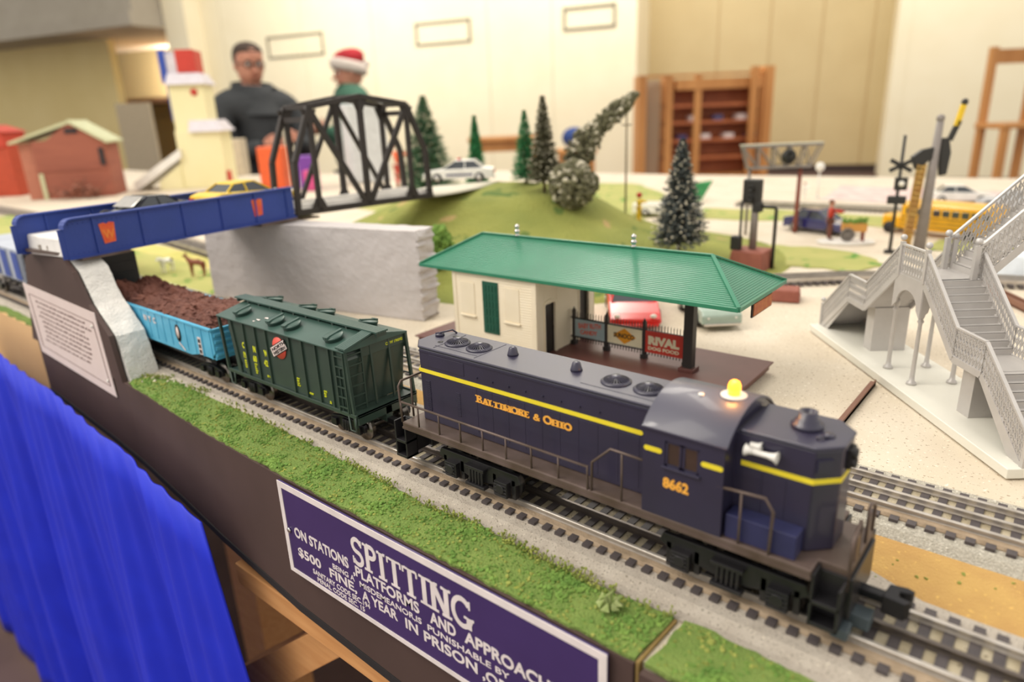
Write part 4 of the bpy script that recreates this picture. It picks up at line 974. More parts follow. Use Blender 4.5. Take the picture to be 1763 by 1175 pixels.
for a, b in ((0, 1), (311, -1)):
    f = lambda s: a+b*s
    flight(f(2), Z0, f(54), ZL, 10); flight(f(87), ZL, f(137), ZT, 10)
    part('landing', MB().box(*sorted((f(54), f(87))), nd, nf_, ZL-1.6, ZL), M_silver, stp)
    # railings: outline per side, lattice pieces
    for n_ in (nd, nf_):
        prof = [(2, Z0), (54, ZL), (87, ZL), (137, ZT)]
        top_ = [(p[0], p[1]+22) for p in prof]
        hr_ = MB(); bt = MB(); lt = MB()
        for i in range(3):
            p, q = prof[i], prof[i+1]; P, Q = top_[i], top_[i+1]
            hr_.bar((f(P[0]), n_, P[1]), (f(Q[0]), n_, Q[1]), 2.6, 1.6)
            bt.bar((f(p[0]), n_, p[1]-2), (f(q[0]), n_, q[1]-2), 1.6, 5)
            ln = Vector((q[0]-p[0], q[1]-p[1])).length; m_ = int(ln/3.6)
            for k in range(m_+1):
                t = k/m_; x = p[0]+(q[0]-p[0])*t; z = p[1]+(q[1]-p[1])*t
                lt.bar((f(x), n_, z), (f(x), n_, z+22), .7, .7)
                if k < m_:
                    x2 = p[0]+(q[0]-p[0])*(k+1)/m_; z2 = p[1]+(q[1]-p[1])*(k+1)/m_
                    for h0, h1 in ((1, 8), (8, 15), (15, 21)):
                        lt.bar((f(x), n_, z+h0), (f(x2), n_, z2+h1), .6, .6); lt.bar((f(x), n_, z+h1), (f(x2), n_, z2+h0), .6, .6)
        part('handrail', hr_, M_silver, stp, bev=.2); part('stringer', bt, M_silver, stp); part('lattice', lt, M_silver, stp, kind='stuff')
        for x, z in ((1, Z0), (137, ZT)):
            part('newel_post', MB().bar((f(x), n_, z-3), (f(x), n_, z+24), 3.2, 3.2).ball((f(x), n_, z+27.5), 2.6, 10), M_silver, stp)
    # webs under the mid landing and flights
    for n_ in (nd+.5, nf_-.5):
        part('side_web', MB().prism([(f(6), Z0), (f(54), ZL-2), (f(87), ZL-2), (f(66), ZL-22), (f(66), Z0+3), (f(62), Z0)], 'y', n_-.4, n_+.4) if n_ > 30 else MB().prism([(f(53), ZL-3), (f(58), ZL-3), (f(16), Z0), (f(6), Z0)], 'y', n_-.4, n_+.4), M_silver, stp)
    part('landing_pier', MB().box(*sorted((f(74), f(88))), nd+10, nf_, Z0, ZL-2).box(*sorted((f(60), f(75))), nf_-2, nf_, Z0, ZL-2), M_silver, stp, bev=.3)
part('tower_landing', MB().box(136, 176, nd, nf_, ZT-2, ZT), M_silver, stp)
lt = MB(); hr_ = MB().bar((137, nd, ZT+22), (175, nd, ZT+22), 2.6, 1.6)
for k in range(11):
    x = 137+k*3.8; lt.bar((x, nd, ZT), (x, nd, ZT+22), .7, .7)
    if k < 10:
        for h0, h1 in ((1, 8), (8, 15), (15, 21)): lt.bar((x, nd, ZT+h0), (x+3.8, nd, ZT+h1), .6, .6); lt.bar((x, nd, ZT+h1), (x+3.8, nd, ZT+h0), .6, .6)
part('handrail', hr_, M_silver, stp, bev=.2); part('lattice', lt, M_silver, stp, kind='stuff')
# arched panels under the tower landing
for axis in (0, 1, 2, 3):
    a0, a1 = ((133, 175) if axis < 2 else (nd, nf_)); c = (a0+a1)/2; r = 15
    arcp_ = [(c-r+0*k, 64) for k in (0,)]+[(c-r*cos(t), 70+r*.85*sin(t)) for t in [pi*k/12 for k in range(13)]]+[(c+r, 64)]
    poly = [(a0, 64)]+arcp_+[(a1, 64), (a1, ZT-2), (a0, ZT-2)]
    mb = MB()
    # split the arch into quads so that the outline stays clean
    up_ = [(a0, ZT-2)]+[(a0+(a1-a0)*k/14, ZT-2) for k in range(1, 14)]+[(a1, ZT-2)]
    lo_ = [(a0, 64)]+[(c-r*cos(pi*k/12), 70+r*.85*sin(pi*k/12)) for k in range(13)]+[(a1, 64)]
    for k in range(14):
        q = [lo_[k], lo_[k+1], up_[k+1], up_[k]]
        if axis < 2: mb.prism(q, 'y', *((nd-.5, nd+.5) if axis == 0 else (nf_-.5, nf_+.5)))
        else: mb.prism(q, 'x', *((132.5, 133.5) if axis == 2 else (174.5, 175.5)))
    part('arch_panel', mb, M_silver, stp)
for s_ in (130, 168):
    for n_ in (15, 48):
        part('column', MB().lathe([(4, 0), (3.6, 2), (2.2, 3), (1.8, 8), (1.5, 52), (2.6, 54), (1.6, 56), (2.4, 58), (2.8, 61), (1.6, 64), (0, 65)], (s_+2, n_, 7), 12), M_silver, stp)
# upper flight rising away from the tower
flight(nf_, ZT, nf_+76, ZT+76, 15, 'n', 137, 175)
for s_ in (137, 176):
    hr_ = MB().bar((s_, nf_-6, ZT+24), (s_, nf_+78, ZT+104), 2.8, 1.8); bt = MB().bar((s_, nf_-4, ZT-6), (s_, nf_+78, ZT+74), 1.6, 6); lt = MB()
    for k in range(26):
        n_ = nf_-4+k*3.2; z = ZT-3+k*3.15
        lt.bar((s_, n_, z), (s_, n_, z+25), .7, .7)
        for h0, h1 in ((1, 9), (9, 17), (17, 24)): lt.bar((s_, n_, z+h0), (s_, n_+3.2, z+3+h1), .6, .6); lt.bar((s_, n_, z+h1), (s_, n_+3.2, z+3+h0), .6, .6)
    part('handrail', hr_, M_silver, stp, bev=.2); part('stringer', bt, M_silver, stp); part('lattice', lt, M_silver, stp, kind='stuff')
    part('newel_post', MB().bar((s_, nf_-6, ZT), (s_, nf_-6, ZT+26), 3.6, 3.6).ball((s_, nf_-6, ZT+29.5), 2.8, 10), M_silver, stp)
# ------------------------------------------------------------ grass, hill
GZ = -10.2
def hill_h(x, y):
    g = 132*math.exp(-(((x+590)/185)**2+((y-610)/165)**2)/2)+22*math.exp(-(((x+300)/150)**2+((y-720)/140)**2)/2)+26*math.exp(-(((x+470)/70)**2+((y-690)/70)**2)/2)
    g = max(0, g-8)
    if g > 100: g = 100+(g-100)*.45
    return -10+g*min(1, max(0, (y-298)/70))
mb = MB(); nx, ny = 130, 110; R = []
for j in range(ny+1):
    row = []
    for i in range(nx+1):
        x = -1150+1330*i/nx; y = 298+1050*j/ny; z = hill_h(x, y)
        e = min(1, max(0, (z+9)/20)); z += e*(5*noise.noise(Vector((x*.012, y*.012, 0)))+2.5*noise.noise(Vector((x*.05, y*.05, 5))))
        z = z-1.2 if z < -8.2 else z
        row.append((x, y, z))
    R.append(row)
mb.rings(R, closed=False, caps=False)
part('grassy_hill', mb, M_hill)['kind'] = 'structure'
rp = MB(); R = []
cl = [(-573, 458), (-577, 500), (-592, 560), (-612, 620), (-640, 690), (-690, 770)]
for k, (x, y) in enumerate(cl):
    a = Vector(cl[min(k+1, len(cl)-1)])-Vector(cl[max(k-1, 0)]); a.normalize(); nn = Vector((a.y, -a.x)); row = []
    for q in (-1, -.5, 0, .5, 1):
        p = Vector((x, y))+nn*q*(42+k*5); row.append((p.x, p.y, max(hill_h(p.x, p.y)+4.5, 106 if y < 600 else 0)))
    R.append(row)
rp.rings(R, closed=False, caps=False)
o = part('hilltop_road', rp, mat('pale_road', '#d9d4c4', .9, col2='#cfc8b4', scale=30)); o['kind'] = 'structure'; sm = o.modifiers.new('t', 'SOLIDIFY'); sm.thickness = .002
M_patch = mat('green_ground_foam', '#a0a65c', .95, col2='#b8b36e', scale=16, amount=.7, bump=1, bscale=400, spots=[('#5f8f38', 25, .62)])
M_yel = mat('yellow_ground_foam', '#cfc07a', .95, col2='#b3b15a', scale=20)
M_cream2 = mat('cream_road', '#e6dccb', .9, col2='#dbcfba', scale=20)
M_greyband = mat('grey_roadbed', '#b8ab98', .9, col2='#9d8f80', scale=60, bump=1, bscale=500)
def patch(poly, z, m, jag=6, sub=30, name='ground_patch'):
    return slab(name, poly, -10.4, z, m, jag=jag, sub=sub)
patch([(-1400, 160), (-960, 158), (-700, 160), (-700, 196), (-860, 250), (-1010, 262), (-1400, 270)], -8.6, M_patch, 5, 25)
patch([(-1400, 196), (-1010, 262), (-860, 251), (-780, 225), (-770, 262), (-900, 300), (-1400, 330)], -9.2, M_yel, 4, 25)
patch([(-2600, 300), (-1350, 340), (-900, 300), (-860, 340), (-1300, 420), (-2600, 400)], -9.6, M_greyband, 3, 60)
patch([(-2200, 170), (-1480, 160), (-1400, 190), (-1500, 250), (-2200, 330)], -8.8, M_patch, 6, 30)
patch([(-1300, -60+10), (-860, -38), (-700, -38), (-700, -50), (-1300, -45)], -8, M_grass, 2, 12)
patch([(-215, 760), (-110, 740), (15, 745), (40, 800), (-10, 865), (-80, 895), (-150, 880), (-220, 850)], -8.2, M_patch, 7, 20)
patch([(-440, 1090), (-230, 1140), (100, 1150), (90, 1280), (-300, 1290), (-460, 1240)], -8.6, M_patch, 8, 40)
patch([(60, 960), (420, 980), (440, 1060), (60, 1050)], -8.8, M_patch, 8, 40)
patch([(-260, 1500), (100, 1480), (120, 1800), (-300, 1820)], -9, mat('pinkish_gravel', '#dfcdc4', .9, col2='#c9a9a6', scale=40, amount=.5), 8, 40)
patch([(-500, 700), (-480, 1300), (-900, 1700), (-1500, 1500), (-1300, 900)], -9.6, M_patch, 10, 60)
# distant tracks as joined pieces
def far_track(label, pts, wid=16):
    T = thing('railway_track', label, 'railway track', (pts[0][0], pts[0][1], -9)); o3 = (pts[0][0], pts[0][1], -9)
    P_ = [Vector((x, y, 0)) for x, y in pts]
    for s in (-wid, 0, wid):
        L = []
        for k, p in enumerate(P_):
            t = (P_[min(k+1, len(P_)-1)]-P_[max(k-1, 0)]).normalized(); L.append(p+Vector((t.y, -t.x, 0))*s)
        mb = MB()
        for a, b in zip(L[:-1], L[1:]): mb.bar((a.x, a.y, -2.5), (b.x, b.y, -2.5), 2.4, 5)
        part('rail', mb, M_rail, T, off=o3)
    mb = MB()
    for a, b in zip(P_[:-1], P_[1:]):
        d = b-a; n = max(1, int(d.length/10)); t = d.normalized(); q = Vector((t.y, -t.x, 0))*23
        for k in range(n):
            p = a+d*(k/n); mb.bar((p.x-q.x, p.y-q.y, -7), (p.x+q.x, p.y+q.y, -7), 5, 3)
    part('ties', mb, M_tie, T, off=o3, kind='stuff')
far_track('distant track curving past the brick signal base behind the station', [(-160, 520), (-60, 620), (20, 690), (120, 740), (300, 790), (600, 840)])
far_track('distant track behind the pasture, beyond the girder bridge', [(-2500, 350), (-1700, 365), (-1200, 350), (-950, 320)])
far_track('distant track running along behind the blue toy car', [(-400, 1340), (0, 1360), (500, 1330)])
# front turf strip
gfar = [(-439, -53), (-398, -36), (-323, -33), (-199, -38), (-106, -41), (-36, -46), (14, -43), (53, -46), (92, -47), (135, -45)]
gnear = [(134, -79), (-15, -79), (-148, -78), (-260, -75), (-340, -70.5), (-425, -65)]
slab('turf_strip', gfar+gnear, -10, -7.8, M_grass, jag=.9, sub=5)
slab('turf_strip', [(141, -44), (155, -43), (200, -45), (420, -46), (420, -79), (139.5, -79)], -10, -7.6, M_grass, jag=.9, sub=5)
slab('module_end_board', [(134.6, -79.5), (136.2, -79.5), (137.3, -45), (135.7, -45)], -60, -8.6, mat('sawn_edge', '#8f7644', .8))
def in_poly(x, y, poly):
    c = False; n = len(poly)
    for i in range(n):
        (x1, y1), (x2, y2) = poly[i], poly[(i+1) % n]
        if (y1 > y) != (y2 > y) and x < (x2-x1)*(y-y1)/(y2-y1)+x1: c = not c
    return c
rn = random.Random(5)
for mm, n, seed, lab in ((M_tuft, 5200, 1, 'clumps of green foam grass along the front edge'), (M_tuft2, 1400, 2, 'olive yellow foam grass crumbs along the front edge')):
    tf = MB(); rn = random.Random(seed); k = 0
    polys = [gfar+gnear, [(141, -45), (200, -46), (300, -46), (300, -78), (140, -78)]]
    while k < n:
        x = rn.uniform(-438, 300); y = rn.uniform(-79, -34)
        q = noise.noise(Vector((x*.045, y*.045, seed*7)))+.5*noise.noise(Vector((x*.16, y*.16, 3)))
        edge = False
        if not any(in_poly(x, y, p) for p in polys): continue
        d = q+rn.uniform(-.35, .35)
        if mm is M_tuft and d < .12 and rn.random() > .10: k += .15; continue
        if mm is M_tuft2 and rn.random() > .4 and abs(y+62) < 10: continue
        r = rn.uniform(.35, .95)*(1+max(0, q)*1.1); tf.blob((x, y, -7.8+r*.35), (r, r, r*.8), .45, rn); k += 1
    o = part('grass_tufts', tf, mm); meta(o, lab, 'grass', None, 'stuff')
# weeds along the ballast side
wd = MB(); rn = random.Random(9)
for k in range(900):
    i = rn.randrange(len(gfar)-1); t = rn.random(); x = gfar[i][0]+(gfar[i+1][0]-gfar[i][0])*t; y = gfar[i][1]+(gfar[i+1][1]-gfar[i][1])*t+rn.gauss(-.5, 1.6)
    dens = noise.noise(Vector((x*.03, 4, 2)))
    if dens < -.05 and rn.random() > .2: continue
    h = rn.uniform(1, 4.2); a = rn.uniform(0, 6.28); wd.bar((x, y, -8), (x+cos(a)*h*.5, y+sin(a)*h*.5, -8+h), .3, .3); wd.blob((x+cos(a)*h*.5, y+sin(a)*h*.5, -8+h), rn.uniform(.4, .9), .4, rn)
o = part('weeds', wd, M_tuft2); meta(o, 'fine wiry weeds growing where the turf strip meets the ballast', 'weeds', None, 'stuff')
# dry leaf and bits
lf = MB(); 
for k in range(7):
    a = k*.9; lf.add([(108, -58, -7), (108+7*cos(a), -58+7*sin(a), -3+2*sin(k)), (108+6.4*cos(a+.7), -58+6.4*sin(a+.7), -5), (108+3*cos(a+.4), -58+3*sin(a+.4), -2)], [(0, 1, 3), (0, 3, 2), (1, 2, 3)])
single('dry_leaf', lf, mat('pale_leaf', '#a9b27c', .8, col2='#7d8f4a', scale=300), 'crumpled pale green leaf lying on the front turf', 'leaf')
sn = MB(); rn = random.Random(21)
for k in range(16):
    x = rn.gauss(140, 40); y = rn.uniform(44, 84); x = max(60, min(330, x+80)); sn.blob((x, y, -8.9), rn.uniform(.4, 1.1), .5, rn)
o = part('moss_crumbs', sn, M_tuft2); meta(o, 'sparse green crumbs scattered on the ochre sand', 'crumbs', None, 'stuff')
rb_ = MB()
for k in range(160):
    x = rn.gauss(-425, 14); y = rn.gauss(-32, 7); rb_.blob((x, y, -8), rn.uniform(.8, 2.2), .4, rn)
o = part('rubble', rb_, M_cream2); meta(o, 'pale grey rubble at the foot of the front pier', 'rubble', None, 'stuff')

# ------------------------------------------------------------ trees
M_fir = mat('green_bottle_brush', '#4a9e66', .9, col2='#35804f', scale=100)
M_fir2 = mat('dull_green_needles', '#6d8f6c', .9, col2='#50745a', scale=60)
M_dark = mat('dark_grey_needles', '#6a7069', .9, col2='#50575a', scale=100)
M_brownt = mat('olive_brown_needles', '#77745a', .9, col2='#5c5a42', scale=100)
M_snow = mat('flocked_snow', '#cfc8b4', .9, col2='#b9b29c', scale=200)
M_trunk = mat('twisted_wire_trunk', '#6a5a40', .8)
def fir(name, label, base, h, r, m, snow=0, seed=1, tilt=(0, 0), group=None, stem=.12, needle=1.0, lower=0.):
    rn = random.Random(seed); T = thing(name, label, 'tree', base, 0, group)
    tp = Vector((tilt[0], tilt[1], 1)).normalized()
    part('trunk', MB().cone((0, 0, -3), tuple(tp*h*.96), h*.016+.6, .6, 8), M_trunk, T)
    f = MB(); sn = MB(); nlay = int(22+h/9)
    for L in range(nlay):
        t = (L+.5)/nlay; z = h*(stem+(1-stem)*t); rad = r*(1-t)**.85*(1-.12*rn.random())
        nb = max(6, int(22*(1-t)+6))
        for k in range(nb):
            a = 2*pi*(k+rn.random())/nb; rr = rad*rn.uniform(.75, 1.12)+1.5; c = tp*z
            tip = c+Vector((cos(a)*rr, sin(a)*rr, rr*rn.uniform(-.12, .25)))
            f.bar(tuple(c), tuple(tip), .5, .5)
            for q in range(int(4*needle)+2):
                u = rn.uniform(.3, 1.02); p = c.lerp(tip, u); s_ = h*.018*(1.25-u*.5)
                aa = rn.uniform(0, 6.28); v1 = Vector((cos(aa), sin(aa), rn.uniform(-.7, .9)))*s_*1.6; v2 = Vector((-sin(aa), cos(aa), rn.uniform(-.5, .5)))*s_*.55
                f.add([tuple(p-v1*.4), tuple(p+v1+v2), tuple(p+v1*.8-v2), tuple(p-v1-v2*.5)], [(0, 1, 2), (0, 2, 3)])
            if snow and rn.random() < snow: sn.blob(tuple(tip+Vector((0, 0, .6))), h*rn.uniform(.005, .011), .4, rn)
    part('needles', f, m, T)['kind'] = 'stuff'
    if sn.v: part('snow', sn, M_snow, T, kind='stuff')
    return T
def gz(x, y): return max(-9.5, hill_h(x, y)-2)
fir('bottle_brush_tree', 'grey snow flecked bottle brush tree standing alone right of the hill', (-204, 632, gz(-204, 632)), 168, 43, M_dark, .55, 3, needle=2.2)
fir('bottle_brush_tree', 'tall narrow brown fir flecked with snow left of the leaning tree', (-447, 628, gz(-447, 628)), 150, 30, M_brownt, .3, 4, needle=1.4)
fir('bottle_brush_tree', 'bright green small fir at the crest of the hill, right of the police car', (-508, 656, gz(-508, 656)), 122, 27, M_fir, 0, 5, stem=.08)
fir('bottle_brush_tree', 'smaller bright green fir farther left behind the police car', (-716, 757, gz(-716, 757)), 168, 25, M_fir, 0, 6, stem=.2)
fir('frosted_tree', 'large pale green frosted conifer behind the truss bridge', (-1190, 1070, -9), 282, 92, M_fir2, .3, 7, needle=2)
def clump_tree(label, base, path, m, seed):
    rn = random.Random(seed); T = thing('flocked_tree', label, 'tree', base); f = MB(); s = MB()
    for (x0, y0, z0, r0), (x1, y1, z1, r1) in zip(path[:-1], path[1:]):
        for k in range(230):
            t = rn.random(); r = r0+(r1-r0)*t; c = Vector((x0, y0, z0)).lerp(Vector((x1, y1, z1)), t)
            d = Vector((rn.gauss(0, 1), rn.gauss(0, 1), rn.gauss(0, 1))).normalized()*r*rn.uniform(.4, 1)
            (s if rn.random() < .2 else f).blob(tuple(c+d), rn.uniform(2, 4.2), .5, rn)
    part('foliage', f, m, T, kind='stuff'); part('snow', s, M_snow, T, kind='stuff')
    part('trunk', MB().tube([(0, 0, -12)]+[p[:3] for p in path], 2, 7), M_trunk, T); return T
clump_tree('flocked brown tree leaning far over to the right above the bushes', (-410, 655, gz(-410, 655)), [(0, 0, 30, 26), (8, 6, 66, 24), (20, 16, 88, 24), (34, 28, 108, 12), (48, 40, 122, 18), (64, 52, 140, 12), (80, 64, 154, 4)], M_brownt, 12)
def bush(label, base, rad, m, n, seed, snow=.2):
    rn = random.Random(seed); T = thing('flocked_bush', label, 'bush', base); f = MB(); s = MB()
    for k in range(n):
        u = rn.uniform(-1, 1); a = rn.uniform(0, 6.28); q = sqrt(1-u*u)*rn.uniform(.55, 1); p = (cos(a)*q*rad[0], sin(a)*q*rad[1], rad[2]+u*rad[2]*.95)
        (s if rn.random() < snow else f).blob(p, rn.uniform(2, 5.2), .5, rn)
    part('foliage', f, m, T, kind='stuff'); part('snow', s, M_snow, T, kind='stuff'); part('trunk', MB().cone((0, 0, -4), (0, 0, rad[2]), 2, 1.5, 7), M_trunk, T); return T
bush('round olive brown bush flocked with snow at the crest of the hill', (-385, 622, gz(-385, 622)), (40, 36, 37), M_brownt, 1100, 31, .18)
bush('dark green bush between the abutment and the hill', (-440, 372, gz(-440, 372)), (16, 20, 32), M_tuft, 420, 33, .0)
T = thing('pole', 'slender brown pole standing right of the flocked bushes', 'pole', (-378, 772, gz(-378, 772)))
part('shaft', MB().cone((0, 0, -5), (0, 0, 166), 1.8, 1.4, 8), M_trunk, T); part('crossarm', MB().bar((-9, 0, 150), (9, 0, 150), 2, 2), M_trunk, T)

# ------------------------------------------------------------ toy vehicles
M_tyre = mat('toy_tyre', '#242224', .6); M_hub = mat('toy_hub', '#c9c5c0', .3, .8); M_dkglass = mat('toy_glass', '#3a3f45', .08, spec=.9)
M_lamp = mat('toy_lamp', '#f4efe4', .15, spec=.9)
def toy_car(name, label, m, loc, rz, L=105, Wd=44, H=32, kind='sedan', extra=None, roofm=None):
    T = thing(name, label, 'toy car', loc, rz); h = Wd/2; zb = 6; k = L/105.
    if kind == 'sports': body = [(-52, 8), (-50, 18), (-40, 21), (-18, 20), (18, 18), (42, 14), (51, 10), (52, 6), (-50, 5)]; cab = [(-34, 20), (-22, 29), (2, 30), (20, 18)]
    elif kind == 'truck': body = [(-52, 8), (-52, 22), (-6, 22), (24, 22), (46, 19), (52, 14), (52, 6), (-50, 6)]; cab = [(-8, 22), (-4, 34), (14, 34), (24, 22)]
    elif kind == 'classic': body = [(-52, 8), (-53, 17), (-48, 21), (-25, 22), (22, 21), (46, 20), (52, 16), (53, 6), (-50, 5)]; cab = [(-26, 21), (-16, 33), (8, 33), (22, 21)]
    else: body = [(-52, 8), (-52, 19), (-40, 21), (22, 20), (46, 17), (52, 12), (52, 6), (-50, 6)]; cab = [(-38, 20), (-24, 32), (4, 32), (24, 20)]
    hh = H/33.
    body = [(x*k, z*hh) for x, z in body]; cab = [(x*k, z*hh) for x, z in cab]
    part('body', MB().prism(body, 'y', -h, h), m, T, bev=2.2)
    gl = MB(); a, b, c, d = cab; i = h*.86; j = h*.66
    gl.hexa([(a[0], -i, a[1]-.5), (d[0], -i, d[1]-.5), (d[0], i, d[1]-.5), (a[0], i, a[1]-.5), (b[0], -j, b[1]-1), (c[0], -j, c[1]-1), (c[0], j, c[1]-1), (b[0], j, b[1]-1)])
    part('windows', gl, M_dkglass, T, bev=.6)
    rm_ = roofm or m
    part('roof', MB().hexa([(b[0]-1, -j-.4, b[1]-1.6), (c[0]+1, -j-.4, c[1]-1.6), (c[0]+1, j+.4, c[1]-1.6), (b[0]-1, j+.4, b[1]-1.6), (b[0]+1, -j+1, b[1]+.4), (c[0]-1, -j+1, c[1]+.4), (c[0]-1, j-1, c[1]+.4), (b[0]+1, j-1, b[1]+.4)]), rm_, T, bev=.5)
    for s in (-1, 1):
        xm = (b[0]+c[0])/2
        for (p, q) in ((a, b), (d, c), ((xm, a[1]), (xm, b[1]))): part('pillar', MB().bar((p[0], s*i, p[1]), (q[0], s*j, q[1]-.6), 1.6, 1.6), m, T)
    for x in (-31*k, 31*k):
        for s in (-1, 1):
            w = part('wheel', MB().lathe([(0, -3), (8.2, -3), (9, -2), (9, 2), (8.2, 3), (0, 3)], (x, s*(h-2), 9), 18, 'y'), M_tyre, T)
            part('hub', MB().lathe([(0, -.6), (4.8, -.6), (5.2, .6), (0, .6)], (x, s*(h+.8), 9), 14, 'y'), M_hub, w)
    for s in (-1, 1):
        part('headlight', MB().ball((50.5*k, s*h*.68, 13*hh), 3.2, 8, (.7, 1.2, .8)), M_lamp, T)
        part('tail_light', MB().box(-53*k, -51*k, s*h*.7-3, s*h*.7+3, 13*hh, 16*hh), M_adr, T)
    part('bumper', MB().box(51*k, 54*k, -h*.9, h*.9, 5.5, 8.5), M_chrome if kind in ('classic', 'truck') else m, T, bev=.6)
    part('bumper', MB().box(-54*k, -51*k, -h*.9, h*.9, 5.5, 8.5), M_chrome if kind in ('classic', 'truck') else m, T, bev=.6)
    return T
M_red = mat('red_toy_paint', '#d8302a', .18, coat=.6); M_mint = mat('mint_toy_paint', '#a9bcae', .2, coat=.5)
M_wh = mat('white_toy_paint', '#f2f0ea', .25, coat=.4); M_yl = mat('yellow_toy_paint', '#f0c81e', .3, coat=.3); M_bl = mat('navy_toy_paint', '#2b2c66', .15, coat=.7)
toy_car('toy_sports_car', 'shiny red toy sports car parked behind the station fence', M_red, (-143, 392, -9.4), radians(-56), 132, 57, 42, 'sports')
toy_car('toy_classic_car', 'pale mint toy classic car parked right of the red sports car', M_mint, (-66, 430, -9.4), radians(-48), 108, 44, 35, 'classic')
pc = toy_car('toy_police_car', 'white toy police car on the hilltop road beside the truss bridge', M_wh, (-640, 628, 107), radians(-142), 128, 54, 40, 'sedan')
part('light_bar', MB().box(-4, 1, -14, -1, 39, 43), M_bl, pc, bev=.5, label='blue half of the light bar'); part('light_bar', MB().box(-4, 1, 1, 14, 39, 43), M_red, pc, bev=.5, label='red half of the light bar')
part('door_stripe', MB().box(-26, 22, -27.6, -27, 13, 16).box(-26, 22, 27, 27.6, 13, 16), M_bl, pc)
toy_car('toy_car', 'dark navy toy car parked near the gantry signal', M_bl, (-128, 1050, -9.4), radians(-18), 125, 50, 42, 'sedan')
toy_car('toy_pickup', 'white toy pickup beyond the hill behind the slender pole', M_wh, (-470, 1110, -9.4), radians(15), 150, 52, 44, 'truck')
toy_car('toy_car', 'white toy car parked behind the yellow school bus', M_wh, (20, 1560, -9.4), radians(20), 130, 52, 40, 'sedan')
toy_car('toy_pickup', 'pale grey toy pickup parked left of the bus, farther back', mat('grey_toy_paint', '#c4c6cc', .3), (130, 1480, -9.4), radians(170), 130, 50, 38, 'truck')
by = toy_car('toy_sports_car', 'yellow toy sports car standing on the far end of the girder bridge', M_yl, (-592, 178, 120), radians(98), 132, 50, 38, 'sports')
bk = toy_car('toy_convertible', 'black toy convertible with a chrome windshield standing on the girder bridge', mat('black_toy_paint', '#26262a', .12, coat=.7), (-577, 42, 120), radians(-80), 104, 46, 34, 'sports')
part('chrome_trim', MB().hexa([(20, -17, 22), (24, -17, 21), (24, 17, 21), (20, 17, 22), (6, -14, 31), (9, -14, 31), (9, 14, 31), (6, 14, 31)]), M_chrome, bk)
# bus
bs = thing('toy_school_bus', 'yellow toy school bus parked behind the semaphore signal', 'toy bus', (58, 1095, -9.4), radians(-17))
M_bus = mat('school_bus_yellow', '#f2b416', .35, coat=.2)
part('body', MB().box(-58, 92, -26, 26, 9, 58), M_bus, bs, bev=6); part('hood', MB().box(-92, -56, -21, 21, 9, 32), M_bus, bs, bev=4)
for s in (-1, 1):
    for k in range(9): part('bus_window', MB().box(-48+k*15.2, -36+k*15.2, min(s*25.8, s*26.4), max(s*25.8, s*26.4), 36, 47), M_dkglass, bs, bev=.4)
    for z in (17, 24, 31): part('black_rail', MB().box(-56, 91, min(s*25.8, s*26.8), max(s*25.8, s*26.8), z, z+1.4), M_tyre, bs)
    for x in (-76, 58): part('wheel', MB().lathe([(0, -4), (9.5, -4), (10, 0), (9.5, 4), (0, 4)], (x, s*22, 10), 16, 'y'), M_tyre, bs)
part('windshield', MB().box(-59, -57.6, -20, 20, 34, 50), M_dkglass, bs)

# ------------------------------------------------------------ signals behind the station
M_sgrey = mat('signal_grey', '#8e8681', .5); M_sblk = mat('signal_black', '#2b2a28', .5); M_brick = mat('signal_brick', '#9a5a4a', .7, col2='#8a4e40', scale=60)
M_rust = mat('rust_red_post', '#8a4a3c', .6)
sg = thing('signal_tower', 'grey tube signal with black target boxes on a brick red base behind the station roof', 'signal', (-116, 690, -9.5))
part('base', MB().hexa([(-26,-26,0),(26,-26,0),(26,26,0),(-26,26,0),(-23,-23,30),(23,-23,30),(23,23,30),(-23,23,30)]), M_brick, sg, bev=2)
part('column', MB().cone((0, 0, 30), (0, 0, 122), 5.5, 5, 14), M_sgrey, sg); part('target_box', MB().box(-18, 8, -6, 6, 96, 130), M_sblk, sg, bev=2)
part('lower_box', MB().box(-2, 10, -6, 6, 84, 97), M_sblk, sg, bev=1)
part('side_pipe', MB().tube([(8, 0, 92), (26, 6, 91), (28, 7, 88), (28, 7, -2+2)], 2.6, 8), M_sblk, sg)
part('side_pipe', MB().tube([(-16, -9, 2), (-16, -9, 100)], 2, 6), M_sblk, sg); part('relay_box', MB().box(-26, -12, -20, -8, 30, 50), M_sblk, sg, bev=1)
for z in (104, 118): part('lamp', MB().lathe([(0, 0), (4, 0), (4, 5), (3, 5), (2, 3), (0, 2)], (-5, -6, z), 12, 'y'), M_sblk, sg)
single('brick_base', MB().hexa([(-26,-16,0),(26,-16,0),(26,16,0),(-26,16,0),(-24,-14,15),(24,-14,15),(24,14,15),(-24,14,15)]), M_brick, 'low brick red block on the ground beyond the right end of the station roof', 'block', (-26, 548, -9.7), radians(15), bev=2)
gn = thing('gantry_signal', 'lattice signal gantry on a rust red post with a black signal head', 'signal', (-163, 1021, -9.5), atan2(86, 101))
part('post', MB().cone((0, 0, 0), (0, 0, 122), 4.2, 3.6, 10), M_rust, gn); part('post', MB().cone((-92, 0, 0), (-92, 0, 122), 3, 3, 8), M_sgrey, gn)
gf = MB()
for y in (-7, 7):
    gf.bar((-108, y, 158), (34, y, 158), 3, 4); gf.bar((-96, y, 120), (16, y, 120), 3, 4)
    xs = [(-108, -96), (-80, -78), (-52, -50), (-24, -26), (4, -4), (34, 16)]
    for (a, b) in xs: gf.bar((a, y, 158), (b, y, 120), 2.4, 2.4)
    for (a, b), (c, d) in zip(xs[:-1], xs[1:]): gf.bar((a, y, 158), (d, y, 120), 1.8, 1.8)
for x in (-108, -52, 4, 34): gf.bar((x, -7, 158), (x, 7, 158), 2.4, 2.4)
